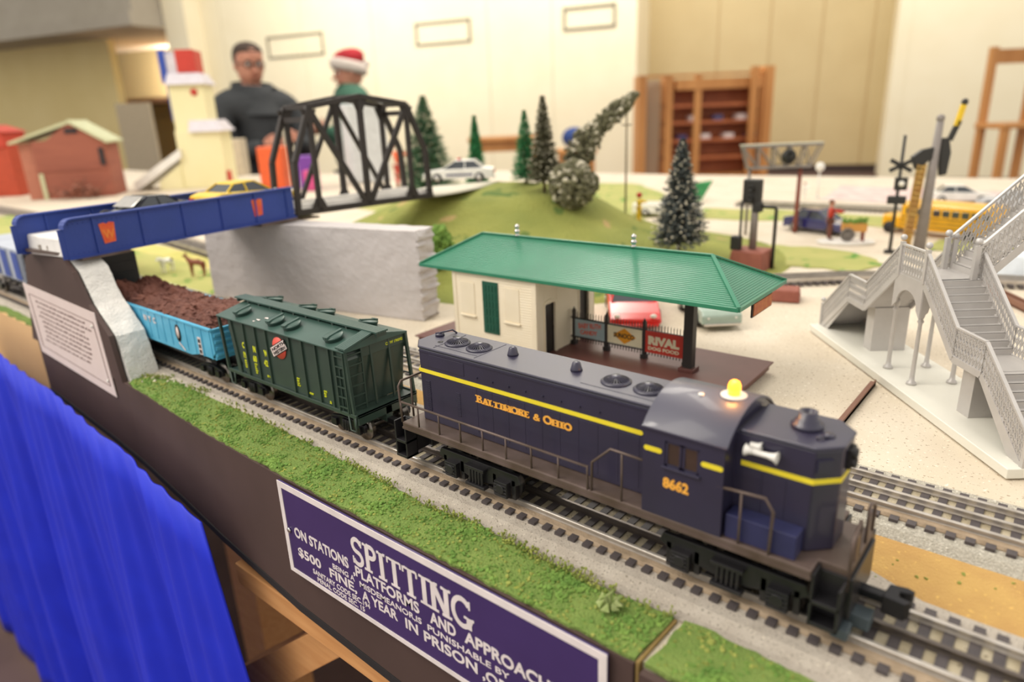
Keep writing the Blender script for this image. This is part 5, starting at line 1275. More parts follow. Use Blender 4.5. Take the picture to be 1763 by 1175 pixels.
part('truss', gf, M_sgrey, gn, kind=None)
part('walkway', MB().box(-98, 18, -7, 7, 120, 122), M_sgrey, gn); part('roof_strip', MB().box(-110, 36, -8, 8, 160, 162), mat('pale_strip', '#c9c5b0', .6), gn)
part('signal_head', MB().lathe([(0, 0), (13, 0), (13, 3), (0, 3)], (-28, -11, 139), 18, 'y'), M_sblk, gn)
for z in (133, 145): part('lamp_hood', MB().lathe([(4, 0), (4, 5), (3, 5), (3, 0)], (-28, -14, z), 10, 'y'), M_sblk, gn)
cs = thing('crossing_signal', 'black railroad crossing signal with crossbuck and two lamps left of the semaphore', 'signal', (22, 905, -9.5), radians(10))
part('post', MB().cone((0, 0, 0), (0, 0, 178), 2.6, 2.2, 8), M_sblk, cs)
for a in (.5, -.5): part('crossbuck', MB().bar((-17*cos(a), -4, 134-17*sin(a)*1.0), (17*cos(a), -4, 134+17*sin(a)), 1.6, 6, (0, 0, 1)), M_sblk, cs, bev=.3)
part('lamp_box', MB().box(-6, 12, -4, 4, 97, 116), M_sblk, cs, bev=1); part('lamp_lens', MB().lathe([(0, 0), (4.5, 0), (3, 1.5), (0, 2)], (4, -4, 107), 12, 'y'), M_lamp, cs)
part('bell_box', MB().box(-13, 13, -6, 6, 76, 88), M_sblk, cs, bev=1.5); part('base', MB().box(-8, 8, -8, 8, 0, 4), M_sblk, cs, bev=.6)
sm_ = thing('semaphore_signal', 'semaphore signal with yellow tipped black blade raised on a grey post and ladder', 'signal', (54, 930, -9.5), radians(40))
part('post', MB().cone((4, 0, 0), (8, 0, 196), 9.5, 5, 12), M_sgrey, sm_); part('finial', MB().ball((8, 0, 200), 6, 10), M_sgrey, sm_)
ldr = MB()
M_straw = mat('straw_ladder', '#c9a95e', .7, col2='#b98a4a', scale=80)
for x in (-27, -15): ldr.bar((x, -6, 0), (x+9, -3, 135), 2, 2)
for k in range(17): ldr.bar((-27+k*.55, -6, 4+k*8), (-15+k*.55, -6, 4+k*8), 2, 2)
for k in range(16): ldr.bar((-27+k*.55, -6, 4+k*8), (-15+k*.55, -6, 12+k*8), 1.4, 1.4)
part('ladder', ldr, M_straw, sm_, bev=0); part('ladder_back', MB().hexa([(-26,-5,0),(-16,-5,0),(-16,-4.4,0),(-26,-4.4,0),(-17,-2,135),(-7,-2,135),(-7,-1.4,135),(-17,-1.4,135)]), M_straw, sm_)
part('bracket', MB().prism([(-28, 146), (-14, 156), (8, 160), (8, 146), (-4, 138), (-16, 126), (-20, 128)], 'y', -4, 4), M_sblk, sm_, bev=1)
part('spectacle', MB().prism([(12, 172), (24, 172), (30, 150), (28, 118), (18, 116), (14, 140)], 'y', -4, 4), M_sblk, sm_, bev=2)
part('blade', MB().bar((26, 0, 168), (36, 0, 196), 5, 7, (1, 0, 0)), M_sblk, sm_); part('blade_tip', MB().bar((33, 0, 188), (39, 0, 218), 5, 7, (1, 0, 0)), M_yl, sm_, label='yellow blade tip'); part('blade_end', MB().ball((40, 0, 222), 5, 8), M_sblk, sm_)

# ------------------------------------------------------------ tiny people, animals
def skin_body(name, verts, edges, radii, m, T, sub=1, label=None, off=None):
    me = bpy.data.meshes.new(name); me.from_pydata([tuple(c*S for c in v) for v in verts], edges, []); me.materials.append(m)
    o = bpy.data.objects.new(name, me); COL.objects.link(o)
    if T is not None: o.parent = T
    sk = o.modifiers.new('skin', 'SKIN'); sk.use_smooth_shade = True
    for i, r in enumerate(radii):
        r = r if isinstance(r, tuple) else (r, r); me.skin_vertices[0].data[i].radius = (r[0]*S, r[1]*S)
    me.skin_vertices[0].data[0].use_root = True
    ss = o.modifiers.new('sub', 'SUBSURF'); ss.levels = sub; ss.render_levels = sub
    if label: o['label'] = label
    return o
M_skin = mat('skin', '#c98f76', .55, col2='#bb7f68', scale=20)
def figurine(name, label, loc, rz, shirt, trousers, h=38, arms='out'):
    k = h/38; T = thing(name, label, 'figurine', loc, rz)
    V = [(0,0,20),(0,0,25),(0,0,30),(0,4.5,30),(6,6,27),(11,5,28),(0,-4.5,30),(6,-6,27),(11,-5,28)]
    skin_body('torso', [(a*k,b*k,c*k) for a,b,c in V], [(0,1),(1,2),(2,3),(3,4),(4,5),(2,6),(6,7),(7,8)], [3.4*k,3.4*k,3*k,1.8*k,1.5*k,1.1*k,1.8*k,1.5*k,1.1*k], shirt, T)
    V = [(0,0,20),(0,2.5,18),(0,3,10),(0,3,1),(3,3,.8),(0,-2.5,18),(0,-3,10),(0,-3,1),(3,-3,.8)]
    skin_body('trousers', [(a*k,b*k,c*k) for a,b,c in V], [(0,1),(1,2),(2,3),(3,4),(0,5),(5,6),(6,7),(7,8)], [3.4*k,2.4*k,1.9*k,1.4*k,1.2*k,2.4*k,1.9*k,1.4*k,1.2*k], trousers, T)
    part('head', MB().ball((0, 0, 35.5*k), 2.7*k, 10, (1, .9, 1.2)), M_skin, T); part('hair', MB().ball((-.5*k, 0, 36.8*k), 2.6*k, 10, (1, 1, .9)), M_brownin, T)
    return T
figurine('vendor_figurine', 'tiny vendor figure in a red shirt beside the flower cart', (-85, 958, -5.5), radians(30), M_adr, mat('brown_cloth', '#6d3f33', .8), 66)
vs = thing('flower_cart', 'tiny tan flower cart with spoked wheel on a white base beside the vendor', 'cart', (-52, 960, -9.5), radians(25))
part('base', MB().prism([(46*cos(a)*1.0-6, 26*sin(a)) for a in [2*pi*k/20 for k in range(20)]], 'z', 0, 4), M_white, vs, bev=1)
part('cart_box', MB().box(-14, 24, -9, 9, 20, 34), mat('tan_box', '#d39a4e', .7), vs, bev=1)
wl = MB().lathe([(10, -1), (11.5, -1), (11.5, 1), (10, 1), (10, -1)], (-6, -11, 15.5), 18, 'y')
for k in range(8): wl.bar((-6, -11, 15.5), (-6+10.5*cos(k*pi/4), -11, 15.5+10.5*sin(k*pi/4)), 1.2, 1.2)
part('wheel', wl, M_sgrey, vs); part('cart_leg', MB().box(18, 21, -8, -5, 4, 20), M_rust, vs); part('cart_leg', MB().box(18, 21, 5, 8, 4, 20), M_rust, vs)
fl = MB(); rn = random.Random(4)
for k in range(60): fl.blob((rn.uniform(-13, 23), rn.uniform(-8, 8), 34+rn.uniform(0, 7)), rn.uniform(1.5, 3), .4, rn)
part('flowers', fl, M_tuft, vs, kind='stuff')
def animal(name, label, loc, rz, m, m2=None, k=1.0, horse=False):
    T = thing(name, label, 'toy animal', loc, rz)
    hz = 20 if not horse else 24
    V = [(0,0,hz),(9,0,hz+.5),(13,0,hz+5),(16,0,hz+(12 if horse else 6)),(21,0,hz+(10 if horse else 4)),(-9,0,hz+.5),(-12,0,hz),(-14,0,hz-8),
         (9,3,hz-4),(9.5,3,9),(9,3,1),(9,-3,hz-4),(9.5,-3,9),(9,-3,1),(-9,3,hz-4),(-10.5,3,9.5),(-9,3,1),(-9,-3,hz-4),(-10.5,-3,9.5),(-9,-3,1)]
    E_ = [(0,1),(1,2),(2,3),(3,4),(0,5),(5,6),(6,7),(1,8),(8,9),(9,10),(1,11),(11,12),(12,13),(5,14),(14,15),(15,16),(5,17),(17,18),(18,19)]
    Rr = [5.2,5,3.4,2.6,1.8,5,2,.7,2.2,1.2,1.1,2.2,1.2,1.1,2.6,1.3,1.1,2.6,1.3,1.1]
    skin_body('body', [(a*k,b*k,c*k) for a,b,c in V], E_, [r*k for r in Rr], m, T)
    part('ear', MB().cone((15*k, 1.5*k, (hz+(13 if horse else 8))*k), (14.5*k, 2.2*k, (hz+(17 if horse else 10))*k), 1*k, .2, 6), m, T); part('ear', MB().cone((15*k, -1.5*k, (hz+(13 if horse else 8))*k), (14.5*k, -2.2*k, (hz+(17 if horse else 10))*k), 1*k, .2, 6), m, T)
    if m2: part('patch', MB().ball((-2*k, -3.6*k, (hz+1)*k), 3.4*k, 8, (1.2, .6, .9)).ball((-7*k, 3.4*k, (hz+1)*k), 3*k, 8, (1.2, .6, .9)), m2, T)
    return T
animal('toy_cow', 'tiny white and black cow grazing in the pasture under the girder bridge', (-915, 200, -9), radians(-70), M_wh, M_black, 1.0)
animal('toy_horse', 'tiny reddish brown horse standing in the pasture left of the abutment', (-835, 212, -9), radians(-140), mat('chestnut_coat', '#8f5238', .6), None, 1.0, True)
fg = figurine('clown_figurine', 'tiny figure in yellow with a red cap beside the flocked bush', (-330, 735, gz(-330, 735)), 0, M_yl, M_yl, 44); 
part('cap', MB().ball((0, 0, 43), 5, 10, (1, 1, .9)), M_adr, fg)
# odds and ends on the ground
single('channel_strip', MB().box(0, 110, -2.2, 2.2, 0, 3).box(0, 110, -2.2, -1.4, 0, 5), mat('rusty_strip', '#8a6250', .6), 'thin rusty brown strip lying across the ground from the nose to the stair base', 'strip', (137, 208, -9.9), radians(90))
single('wooden_channel', MB().box(0, 150, -6, 6, 0, 3).box(0, 150, -6, -4.4, 0, 9).box(0, 150, 4.4, 6, 0, 9), mat('rusty_strip', '#8a6250', .6), 'long rusty channel on the ground behind the footbridge stairs', 'strip', (152, 745, -9.9), radians(-58))
single('white_sheet', MB().hexa([(0,0,0),(70,0,0),(70,60,0),(0,60,0),(10,8,34),(66,6,30),(62,52,30),(12,52,36)]), mat('pale_blue_white', '#dfe6ee', .5), 'pale bluish white block behind the footbridge stairs at the right edge', 'block', (168, 800, -9.7), radians(-20), bev=4)
lp = thing('street_lamp', 'tiny white street lamp with a round globe far behind the vendor', 'lamp', (-276, 1525, -9.5))
part('post', MB().cone((0, 0, 0), (0, 0, 66), 2.6, 1.8, 8), M_white, lp); part('globe', MB().ball((0, 0, 76), 11, 12), M_white, lp); part('base', MB().cone((0, 0, 0), (0, 0, 6), 6, 3, 10), M_white, lp)
figurine('white_figurine', 'tiny white figure standing at the foot of the street lamp', (-300, 1500, -9.5), 0, M_wh, M_wh, 40)
single('green_leaf_piece', MB().hexa([(0,0,0),(60,0,0),(60,6,0),(0,6,0),(38,0,44),(88,0,50),(88,6,50),(38,6,44)]), M_fir, 'slanted bright green toy piece behind the white pickup', 'toy', (-560, 1340, -9.5), radians(40), bev=3)
# ------------------------------------------------------------ far left toy buildings
M_barn = mat('barn_red_brown', '#9c5a46', .7, col2='#8f5140', scale=8, stretch=(1, 1, 6)); M_barnroof = mat('sage_roof', '#c9cba4', .7)
rz = atan2(rt.y, rt.x)
bn = thing('toy_barn', 'tall reddish brown toy barn with a pale green gable roof at far left', 'toy building', (-2625, 690, -9.5), rz+.25)
part('walls', MB().prism([(-115, 0), (115, 0), (115, 190), (95, 215), (20, 262), (-70, 200), (-115, 200)], 'y', -80, 90), M_barn, bn, bev=1)
part('lean_to', MB().prism([(-165, 0), (-112, 0), (-112, 195), (-165, 195)], 'y', -60, 80), mat('pale_brick_side', '#b5735c', .7), bn, bev=1)
part('roof', MB().hexa([(-185, -84, 192), (30, -84, 258), (30, 105, 258), (-185, 105, 192), (-185, -84, 200), (25, -84, 268), (25, 105, 268), (-185, 105, 200)]), M_barnroof, bn, bev=1)
part('roof', MB().hexa([(14, -95, 260), (128, -95, 184), (128, 105, 184), (14, 105, 260), (18, -95, 268), (134, -95, 192), (134, 105, 192), (18, 105, 268)]), M_barnroof, bn, bev=1)
part('loft_opening', MB().box(-2, 38, -83, -79, 222, 238), M_black, bn); part('trim_board', MB().box(-118, 118, -83, -79, 96, 104), M_barn, bn); part('side_opening', MB().box(92, 108, -84, -79, 110, 170), M_black, bn)
part('corner_trim', MB().box(-112, -100, -84, -78, 0, 90), M_barnroof, bn)
rk = MB(); rn = random.Random(8)
for k in range(50): rk.blob((rn.gauss(20, 34), -135+rn.gauss(0, 10), 14+abs(rn.gauss(0, 14))), rn.uniform(6, 12), .5, rn)
for k in range(12): rk.bar((rn.gauss(30, 20), -135, 2), (rn.gauss(40, 40), -135+rn.gauss(0, 6), rn.uniform(30, 80)), 3, 3)
o = part('debris_pile', rk, mat('brick_debris', '#9a5d48', .8, col2='#5d4038', scale=60, amount=.8), None); o.location = Vector((-2625, 690, -9.5))*S; o.rotation_euler = (0, 0, rz+.25); meta(o, 'heap of broken boards and rubble in front of the barn', 'debris', None, 'stuff')
hs = thing('toy_tower', 'orange red toy tower left of the brown barn', 'toy building', (-3010, 560, -9.5), rz)
part('walls', MB().box(-70, 70, -60, 60, 0, 180), mat('orange_red_wall', '#b8482a', .6), hs, bev=2); part('upper_room', MB().box(-85, 60, -66, 66, 180, 235), mat('red_wall', '#c4432f', .6), hs, bev=2); part('roof', MB().prism([(-95, 235), (70, 235), (-10, 262)], 'y', -72, 72), mat('red_wall', '#c4432f', .6), hs)
M_elev = mat('cream_elevator_wall', '#e8e0b4', .6, col2='#e4dbaa', scale=6); M_elroof = mat('lilac_grey_roof', '#d5cfd6', .5)
el = thing('grain_elevator', 'tall cream toy grain elevator with stepped white roofs and a red cupola', 'toy building', (-2470, 1075, -9.5), rz+.12)
part('main_wall', MB().prism([(-62, 0), (100, 0), (100, 215), (-62, 215)], 'y', -75, 85), M_elev, el, bev=1)
part('lower_roof', MB().hexa([(-8, -92, 208), (116, -92, 208), (116, 100, 208), (-8, 100, 208), (-8, -62, 250), (92, -62, 250), (92, 70, 250), (-8, 70, 250)]), M_elroof, el, bev=1)
part('tower_wall', MB().box(-62, 62, -58, 70, 214, 385), M_elev, el, bev=1)
part('upper_roof', MB().hexa([(-66, -76, 378), (74, -76, 378), (74, 84, 378), (-66, 84, 378), (-60, -50, 418), (56, -50, 418), (56, 60, 418), (-60, 60, 418)]), M_elroof, el, bev=1)
part('cupola', MB().box(-60, 40, -40, 50, 416, 490), M_elroof, el, bev=1)
part('red_panel', MB().box(-22, 44, -46, -39, 420, 500), M_adr, el, bev=1, label='bright red cupola panel'); part('red_panel', MB().box(38, 46, -44, 50, 420, 498), M_adr, el)
part('blue_panel', MB().box(-84, -60, -44, 50, 385, 500), mat('cobalt_panel', '#2c4aa8', .5), el, bev=1, label='cobalt blue side panel'); part('blue_panel', MB().box(-72, -62, -40, 30, 250, 386), mat('cobalt_panel', '#2c4aa8', .5), el)
part('round_vent', MB().lathe([(0, 0), (13, 0), (13, 3), (0, 3)], (28, -58, 350), 16, 'y'), M_adr, el)
part('wing', MB().prism([(-150, 0), (-62, 0), (-62, 95), (-150, 30)], 'y', -80, 60), M_elev, el); part('wing_roof', MB().hexa([(-235, -92, 0), (-50, -92, 118), (-50, 70, 118), (-235, 70, 0), (-240, -92, 32), (-50, -92, 150), (-50, 70, 150), (-240, 70, 32)]), M_white, el)
part('doorway', MB().box(102, 112, -70, -40, 0, 60), M_adr, el)
# things behind the truss
single('pale_box', MB().box(-75, 75, -45, 45, 0, 285), mat('pale_grey_box', '#d3d6d8', .6), 'tall pale grey box standing on the layout behind the truss bridge', 'box', (-1900, 1430, -9.5), rz+.5, bev=8)
single('orange_box', MB().box(-45, 45, -35, 35, 0, 150), mat('orange_toy', '#e8622c', .5), 'orange box behind the left end of the truss bridge', 'box', (-2060, 1130, -9.5), rz, bev=6)
single('purple_box', MB().box(-35, 35, -30, 30, 0, 115), mat('purple_toy', '#7f46a8', .5), 'purple box right of the orange one behind the truss bridge', 'box', (-1930, 1185, -9.5), rz+.3, bev=6)
single('pink_box', MB().box(-22, 22, -22, 22, 0, 70), mat('pink_toy', '#cf4a86', .5), 'small pink box in front of the purple one behind the truss bridge', 'box', (-1850, 1140, -9.5), rz-.2, bev=5)
fg = figurine('red_coat_figurine', 'small red and white figure behind the right end of the truss bridge', (-1560, 1290, -9.5), 0, mat('orange_toy', '#e8622c', .5), M_adr, 150)
single('parcel', MB().box(-70, 70, -45, 45, 0, 165), mat('pale_parcel', '#cdbfa6', .6), 'pale cardboard parcel in front of the man in the dark jacket', 'parcel', (-2890, 1420, -9.5), rz, bev=3)
# framed picture-like blue thing beyond the flocked trees
single('blue_case', MB().ball((0, 0, 100), 130, 16, (1, .7, .75)), mat('navy_fabric', '#2f4a8c', .7), 'rounded dark blue bag on the far wooden table behind the flocked bushes', 'bag', (-3620, 5290, -1120+990), 0)
# ------------------------------------------------------------ the hall
M_wall = mat('warm_white_wall', '#f1e8cc', .8, col2='#eee4c6', scale=2)
M_recess = mat('tan_partition', '#c9b78c', .8, col2='#c4b186', scale=1.5)
M_yellowwall = mat('cream_yellow_wall', '#e2cf96', .8, col2='#dcc88c', scale=1)
M_carpet = mat('brown_carpet', '#6b554e', .95, col2='#5c4842', scale=6, bump=1, bscale=300)
M_base_ = mat('dark_baseboard', '#3f302c', .7)
M_soffit = mat('grey_soffit', '#aaa294', .8, col2='#a39b8c', scale=2)
E_ = Vector((.9608, .2773)); N_v = Vector((.2773, -.9608)); P0 = Vector((-3534, 14120))
def wbox(name, t0, t1, o0, o1, z0, z1, m, kind='structure'):
    """box in wall coordinates: t along the wall to the right, o toward the camera"""
    q = []
    for t, o in ((t0, o1), (t1, o1), (t1, o0), (t0, o0)):
        p = P0+E_*t+N_v*o; q.append((p.x, p.y))
    mb = MB().hexa([(x, y, z0) for x, y in q]+[(x, y, z1) for x, y in q])
    ob = part(name, mb, m); ob['kind'] = kind; return ob
FL = -1120
part('floor', MB().box(-30000, 9000, -4500, 21000, FL-60, FL), M_carpet)['kind'] = 'structure'
CE = 4300
wbox('wall_back', -15100, -3790, 800, 1000, FL, CE, M_wall)
wbox('trim_1', -3990, -3790, -200, 800, FL, CE, M_wall)
wbox('wall_recess', -3790, 720, -200, 0, FL, CE, M_recess)
for k, t in enumerate((-2450, -1500, -600, 250)): wbox('trim_%d' % (k+2), t, t+14, 0, 12, FL+150, CE, mat('tan_joint', '#c4a878', .8))
wbox('baseboard_back', -3700, 630, 0, 30, FL, FL+150, M_base_)
wbox('trim_6', 560, 760, -200, 1010, FL, CE, M_wall)
wbox('wall_right', 760, 9000, 800, 1000, FL, CE, M_wall)
for k, t in enumerate((-14000, -11600, -9700, -6900, -5500)): wbox('trim_%d' % (k+7), t, t+18, 1000, 1012, FL, CE, mat('wall_joint', '#e6dec5', .8))
wbox('wall_left', -24500, -18040, 800, 1000, FL, 2500, M_yellowwall)
wbox('wall_corridor', -30000, -13000, -2600, -2400, FL, CE, mat('corridor_wall', '#a8966c', .8))
wbox('trim_12', -28040, -14100, -2500, -800, 900, 1050, mat('corridor_rail', '#8e6f5a', .8))
wbox('soffit', -26000, -15350, -1800, 2400, 2480, 2800, M_soffit)
wbox('soffit_face', -26000, -15350, -1800, 2300, 2800, CE, M_soffit)
wbox('pillar', -15300, -14600, 1000, 1500, FL, CE, M_wall)
M_glow = mat('corridor_light_glow', '#fff4dc', .5, emit=5)
for k, (t, z) in enumerate(((-18350+480, 1534), (-16300, 1650))):
    lt_ = wbox('corridor_lamp', t-150-k*420, t+150+k*420, -2390, -2300, z-130, z+130, M_glow, 'thing'); lt_['label'] = ['small round bright lamp at left in the corridor opening', 'long bright ceiling lamp at right in the corridor opening'][k]; lt_['category'] = 'lamp'
def frame(t0, t1, z0, z1, lab):
    T = thing('wall_frame', lab, 'frame', (0, 0, 0)); p = P0+E_*((t0+t1)/2)+N_v*1002; T.location = Vector((p.x, p.y, z0))*S
    for a, b, c, d in ((t0, t1, z0, z0+42), (t0, t1, z1-42, z1), (t0, t0+42, z0, z1), (t1-42, t1, z0, z1)):
        q = []
        for t, o in ((a, 1030), (b, 1030), (b, 1001), (a, 1001)):
            r = P0+E_*t+N_v*o; q.append((r.x-p.x, r.y-p.y))
        part('frame_bar', MB().hexa([(x, y, c-z0) for x, y in q]+[(x, y, d-z0) for x, y in q]), mat('thin_dark_frame', '#8a8470', .6), T)
frame(-5247, -4200, 1690, 2100, 'thin empty rectangular frame on the wall, the right one of three')
frame(-8590, -7272, 1640, 2090, 'thin empty rectangular frame on the wall, the middle one of three')
frame(-12649, -11026, 1640, 2120, 'thin empty rectangular frame on the wall, behind the man in the dark jacket')
# wooden cabinets at the back
M_oak = mat('orange_oak', '#d89a5a', .55, col2='#b87a40', scale=3, stretch=(1, 1, .2)); M_oakd = mat('red_brown_shelf', '#bd6c3e', .5, col2='#a95c34', scale=4)
cx = thing('wooden_cabinet', 'open orange oak cabinet with dark shelves against the tan partition', 'cabinet', (-4990, 10800, FL), atan2(1350, 1610))
cwid, chh = 2020, 1750
for x in (-cwid/2, -cwid/2+440, -cwid/2+900, cwid/2-80): part('upright', MB().box(x, x+(110 if x > -900 else 130), -220, 220 if x != -cwid/2+900 else -140, 0, chh+60), M_oak, cx)
part('end_panel', MB().box(cwid/2-20, cwid/2+120, -260, 260, 0, chh+130), M_oak, cx)
part('end_panel', MB().box(cwid/2-260, cwid/2-150, -320, -240, 0, chh+130), M_oak, cx)
part('back_panel', MB().box(-cwid/2+440, cwid/2, 180, 220, 100, chh-60), M_oakd, cx)
part('back_panel', MB().box(-cwid/2+130, -cwid/2+420, 150, 190, 100, chh), mat('pale_cloth_panel', '#c9b79c', .7), cx)
part('cabinet_top', MB().box(-cwid/2+600, cwid/2, -230, 230, chh-180, chh-20), M_oak, cx); part('cabinet_rail', MB().box(-cwid/2, cwid/2, -230, -190, chh+20, chh+60), M_oak, cx)
part('cabinet_base', MB().box(-cwid/2, cwid/2, -230, 230, 60, 240), M_oak, cx)
for z in (480, 760, 1040, 1300): part('shelf', MB().box(-cwid/2+440, cwid/2-40, -200, 200, z, z+50), M_oakd, cx)
for k in range(7):
    x = -350+k*190; part('folded_cloth', MB().box(x, x+150, -180, 60, 1090 if k % 2 else 810, 1170 if k % 2 else 880), M_card if k % 3 else M_bl, cx)
# tables far behind
def wood_table(label, loc, rz_, w, d, h):
    T = thing('wooden_table', label, 'table', loc, rz_)
    part('table_top', MB().box(-w/2, w/2, -d/2, d/2, h-40, h), M_oak, T, bev=4); part('apron', MB().box(-w/2+60, w/2-60, -d/2+40, -d/2+60, h-140, h-40), M_oak, T)
    for x in (-w/2+50, w/2-50):
        for y in (-d/2+50, d/2-50): part('leg', MB().box(x-30, x+30, y-30, y+30, 0, h-40), M_oak, T)
    return T
wood_table('small wooden table seen between the two green firs', (-4500, 5300, FL), rz, 720, 500, 1110)
wood_table('larger wooden table carrying the dark blue bag beyond the flocked trees', (-3610, 5300, FL), rz, 360, 400, 990)
ch = thing('wooden_stool', 'tall wooden bar stool with a high back at the right edge', 'stool', (-390, 7420, FL), radians(40))
part('seat', MB().box(-230, 230, -200, 200, 1040, 1085), M_oak, ch, bev=6)
for x in (-190, 190):
    for y in (-160, 160): part('leg', MB().box(x-28, x+28, y-28, y+28, 0, 1040 if y < 0 else 1720), M_oak, ch)
part('back_rail', MB().box(-190, 190, 140, 175, 1580, 1700), M_oak, ch); part('stretcher', MB().box(-190, 190, -170, -140, 400, 440), M_oak, ch)
single('grey_panel', MB().box(-150, 150, -20, 20, 0, 1545), mat('grey_beige_panel', '#b8a98e', .7), 'tall grey beige display panel behind the barn and the grain elevator', 'panel', (-6330, 2480, FL), rz, bev=4)
single('blue_skirt_table', MB().box(-400, 400, -300, 300, 0, 1060), M_curtain, 'table with a royal blue skirt at the far left edge beyond the toy tower', 'table', (-5350, 1000, FL), rz, bev=10)

# ------------------------------------------------------------ people (millimetres, feet at z = 0, facing local +x)
M_jacket = mat('charcoal_quilted_jacket', '#35383b', .75, col2='#2b2e31', scale=14, stretch=(1, 1, 5)); M_jean = mat('dark_jeans', '#2c3040', .8); M_hair = mat('short_dark_hair', '#4a3c34', .9); M_greenshirt = mat('green_shirt', '#3f6f58', .8, col2='#386350', scale=10)
M_santa = mat('red_hat_felt', '#c02a34', .85, col2='#a8222d', scale=8); M_fur = mat('white_fur_trim', '#e9dfd6', .95, col2='#d6cabf', scale=60, bump=2, bscale=80); M_lens = mat('dark_spectacles', '#2a2626', .3)
def head(T, z0, look=0., hair=M_hair, specs=False, cap=False, nod=0.):
    """head with face toward +x, then turned by look about z"""
    Mh = Matrix.Translation((0, 0, z0)) @ Matrix.Rotation(look, 4, 'Z') @ Matrix.Rotation(nod, 4, 'Y')
    hd = MB(); R = []; n = 28
    prof = [(0, 34, 40), (12, 52, 50), (30, 66, 60), (55, 78, 68), (80, 84, 73), (110, 88, 76), (140, 92, 78), (170, 90, 76), (195, 78, 66), (212, 54, 48), (222, 20, 18)]
    for z, rx, ry in prof:
        row = []
        for k in range(n):
            a = 2*pi*k/n; x = rx*cos(a); y = ry*sin(a)
            if cos(a) > 0: x *= 1.02
            else: x *= 1.12
            if z < 70 and cos(a) > .2: x += 10*(1-z/70)     # chin
            if z < 40 and cos(a) < -.2: x *= .8
            if 95 < z < 125 and cos(a) > .6: x -= 7 if abs(sin(a)) > .22 else 0   # eye sockets
            if 50 < z < 85 and abs(sin(a)) < .25 and cos(a) > 0: x += 3
            row.append((x, y, z))
        R.append(row)
    hd.rings(R)
    hd.hexa([(82, -9, 72), (98, -15, 70), (98, 15, 70), (82, 9, 72), (80, -5, 118), (92, -6, 116), (92, 6, 116), (80, 5, 118)])
    hd.ball((104, 0, 76), 13, 10, (1.05, 1.1, .9))
    hd.tube([(6, -2, 30), (-8, 0, -20), (-16, 0, -70)], [50, 55, 62], 14)
    for s in (-1, 1):
        hd.ball((-6, s*80, 100), 26, 10, (.7, .25, 1.1))
    def fin(mb, name, m, sub=0, label=None):
        mb.v = [tuple(Mh @ Vector(v)) for v in mb.v]; o = part(name, mb, m, T, label=label)
        if sub: s_ = o.modifiers.new('sub', 'SUBSURF'); s_.levels = sub; s_.render_levels = sub
        return o
    H = fin(hd, 'head', M_skin)
    for s in (-1, 1):
        fin(MB().ball((80, s*30, 112), 11, 10, (.8, 1.2, .8)), 'eye', M_white); fin(MB().ball((88, s*30, 112), 5.5, 8), 'iris', M_lens)
        fin(MB().tube([(84, s*14, 128), (88, s*30, 132), (80, s*46, 128)], 4, 6), 'eyebrow', hair)
    fin(MB().tube([(84, -22, 46), (96, 0, 47), (84, 22, 46)], [3, 5, 3], 6), 'mouth', mat('lips', '#a8604f', .5))
    hc = MB(); R = []
    for z, rx, ry in [(100, 90, 80), (125, 96, 83), (150, 99, 84), (180, 96, 82), (205, 80, 70), (224, 50, 44), (232, 10, 10)]:
        R.append([((rx*cos(2*pi*k/n))*(1.12 if cos(2*pi*k/n) < 0 else (.72 if z < 165 else .98)) - (6 if z > 165 else 14), ry*sin(2*pi*k/n), z) for k in range(n)])
    hc.rings(R)
    fin(hc, 'hair', hair)
    if specs:
        g = MB()
        for s in (-1, 1):
            g.tube([(96+0*k, s*32+22*cos(2*pi*k/14), 110+15*sin(2*pi*k/14)) for k in range(15)], 3, 6); g.tube([(94, s*54, 114), (40, s*80, 116), (0, s*84, 112)], 2.6, 6)
        g.tube([(97, -10, 114), (100, 0, 116), (97, 10, 114)], 3, 6); fin(g, 'spectacles', M_lens)
    if cap:
        b = MB(); R = []
        for r, z in ((94, 118), (114, 114), (124, 138), (124, 168), (110, 186), (92, 178)): R.append([(r*cos(2*pi*k/n)*1.0-6, r*.86*sin(2*pi*k/n), z+(24*cos(2*pi*k/n))) for k in range(n)])
        b.rings(R); fin(b, 'hat_brim', M_fur, label='white fur hat brim')
        c = MB(); R = []
        for r, z, dx in ((98, 165, 0), (108, 190, -6), (104, 218, -14), (84, 244, -24), (48, 260, -34), (8, 266, -40)): R.append([(r*cos(2*pi*k/n)+dx, r*.86*sin(2*pi*k/n), z) for k in range(n)])
        c.rings(R); fin(c, 'hat_crown', M_santa, label='red felt hat crown')
        fin(MB().ball((-120, 20, 165), 26, 12), 'hat_pompom', M_fur)
def hand(T, base, direction, palm_n, curl=.6, side=1, name='hand'):
    d = Vector(direction).normalized(); n_ = Vector(palm_n); n_ = (n_-d*n_.dot(d)).normalized(); s_ = d.cross(n_)*side; b = Vector(base)
    V = [b, b+d*45, b+d*75]; E2 = [(0, 1), (1, 2)]; Rr = [(24, 16), (34, 15), (34, 13)]
    for k, ln in enumerate((66, 76, 70, 54)):
        o_ = (k-1.5)*19; p0 = b+d*62+s_*o_*.9; i0 = len(V); V.append(p0); E2.append((1, i0)); Rr.append(9.5)
        a = 0; p = p0
        for q, f in enumerate((.42, .32, .26)):
            a += curl*(.5+.35*q); p = p+(d*cos(a)+n_*sin(a))*ln*f; V.append(p); E2.append((len(V)-2, len(V)-1)); Rr.append(9-q*1.2)
    p = b+d*22-s_*28; i0 = len(V); V.append(p); E2.append((0, i0)); Rr.append(12)
    for q in (0, 1): p = p+(d*.75-s_*.45+n_*.35*(q+1)).normalized()*30; V.append(p); E2.append((len(V)-2, len(V)-1)); Rr.append(10-q)
    return skin_body(name, [tuple(v) for v in V], E2, Rr, M_skin, T, 1)
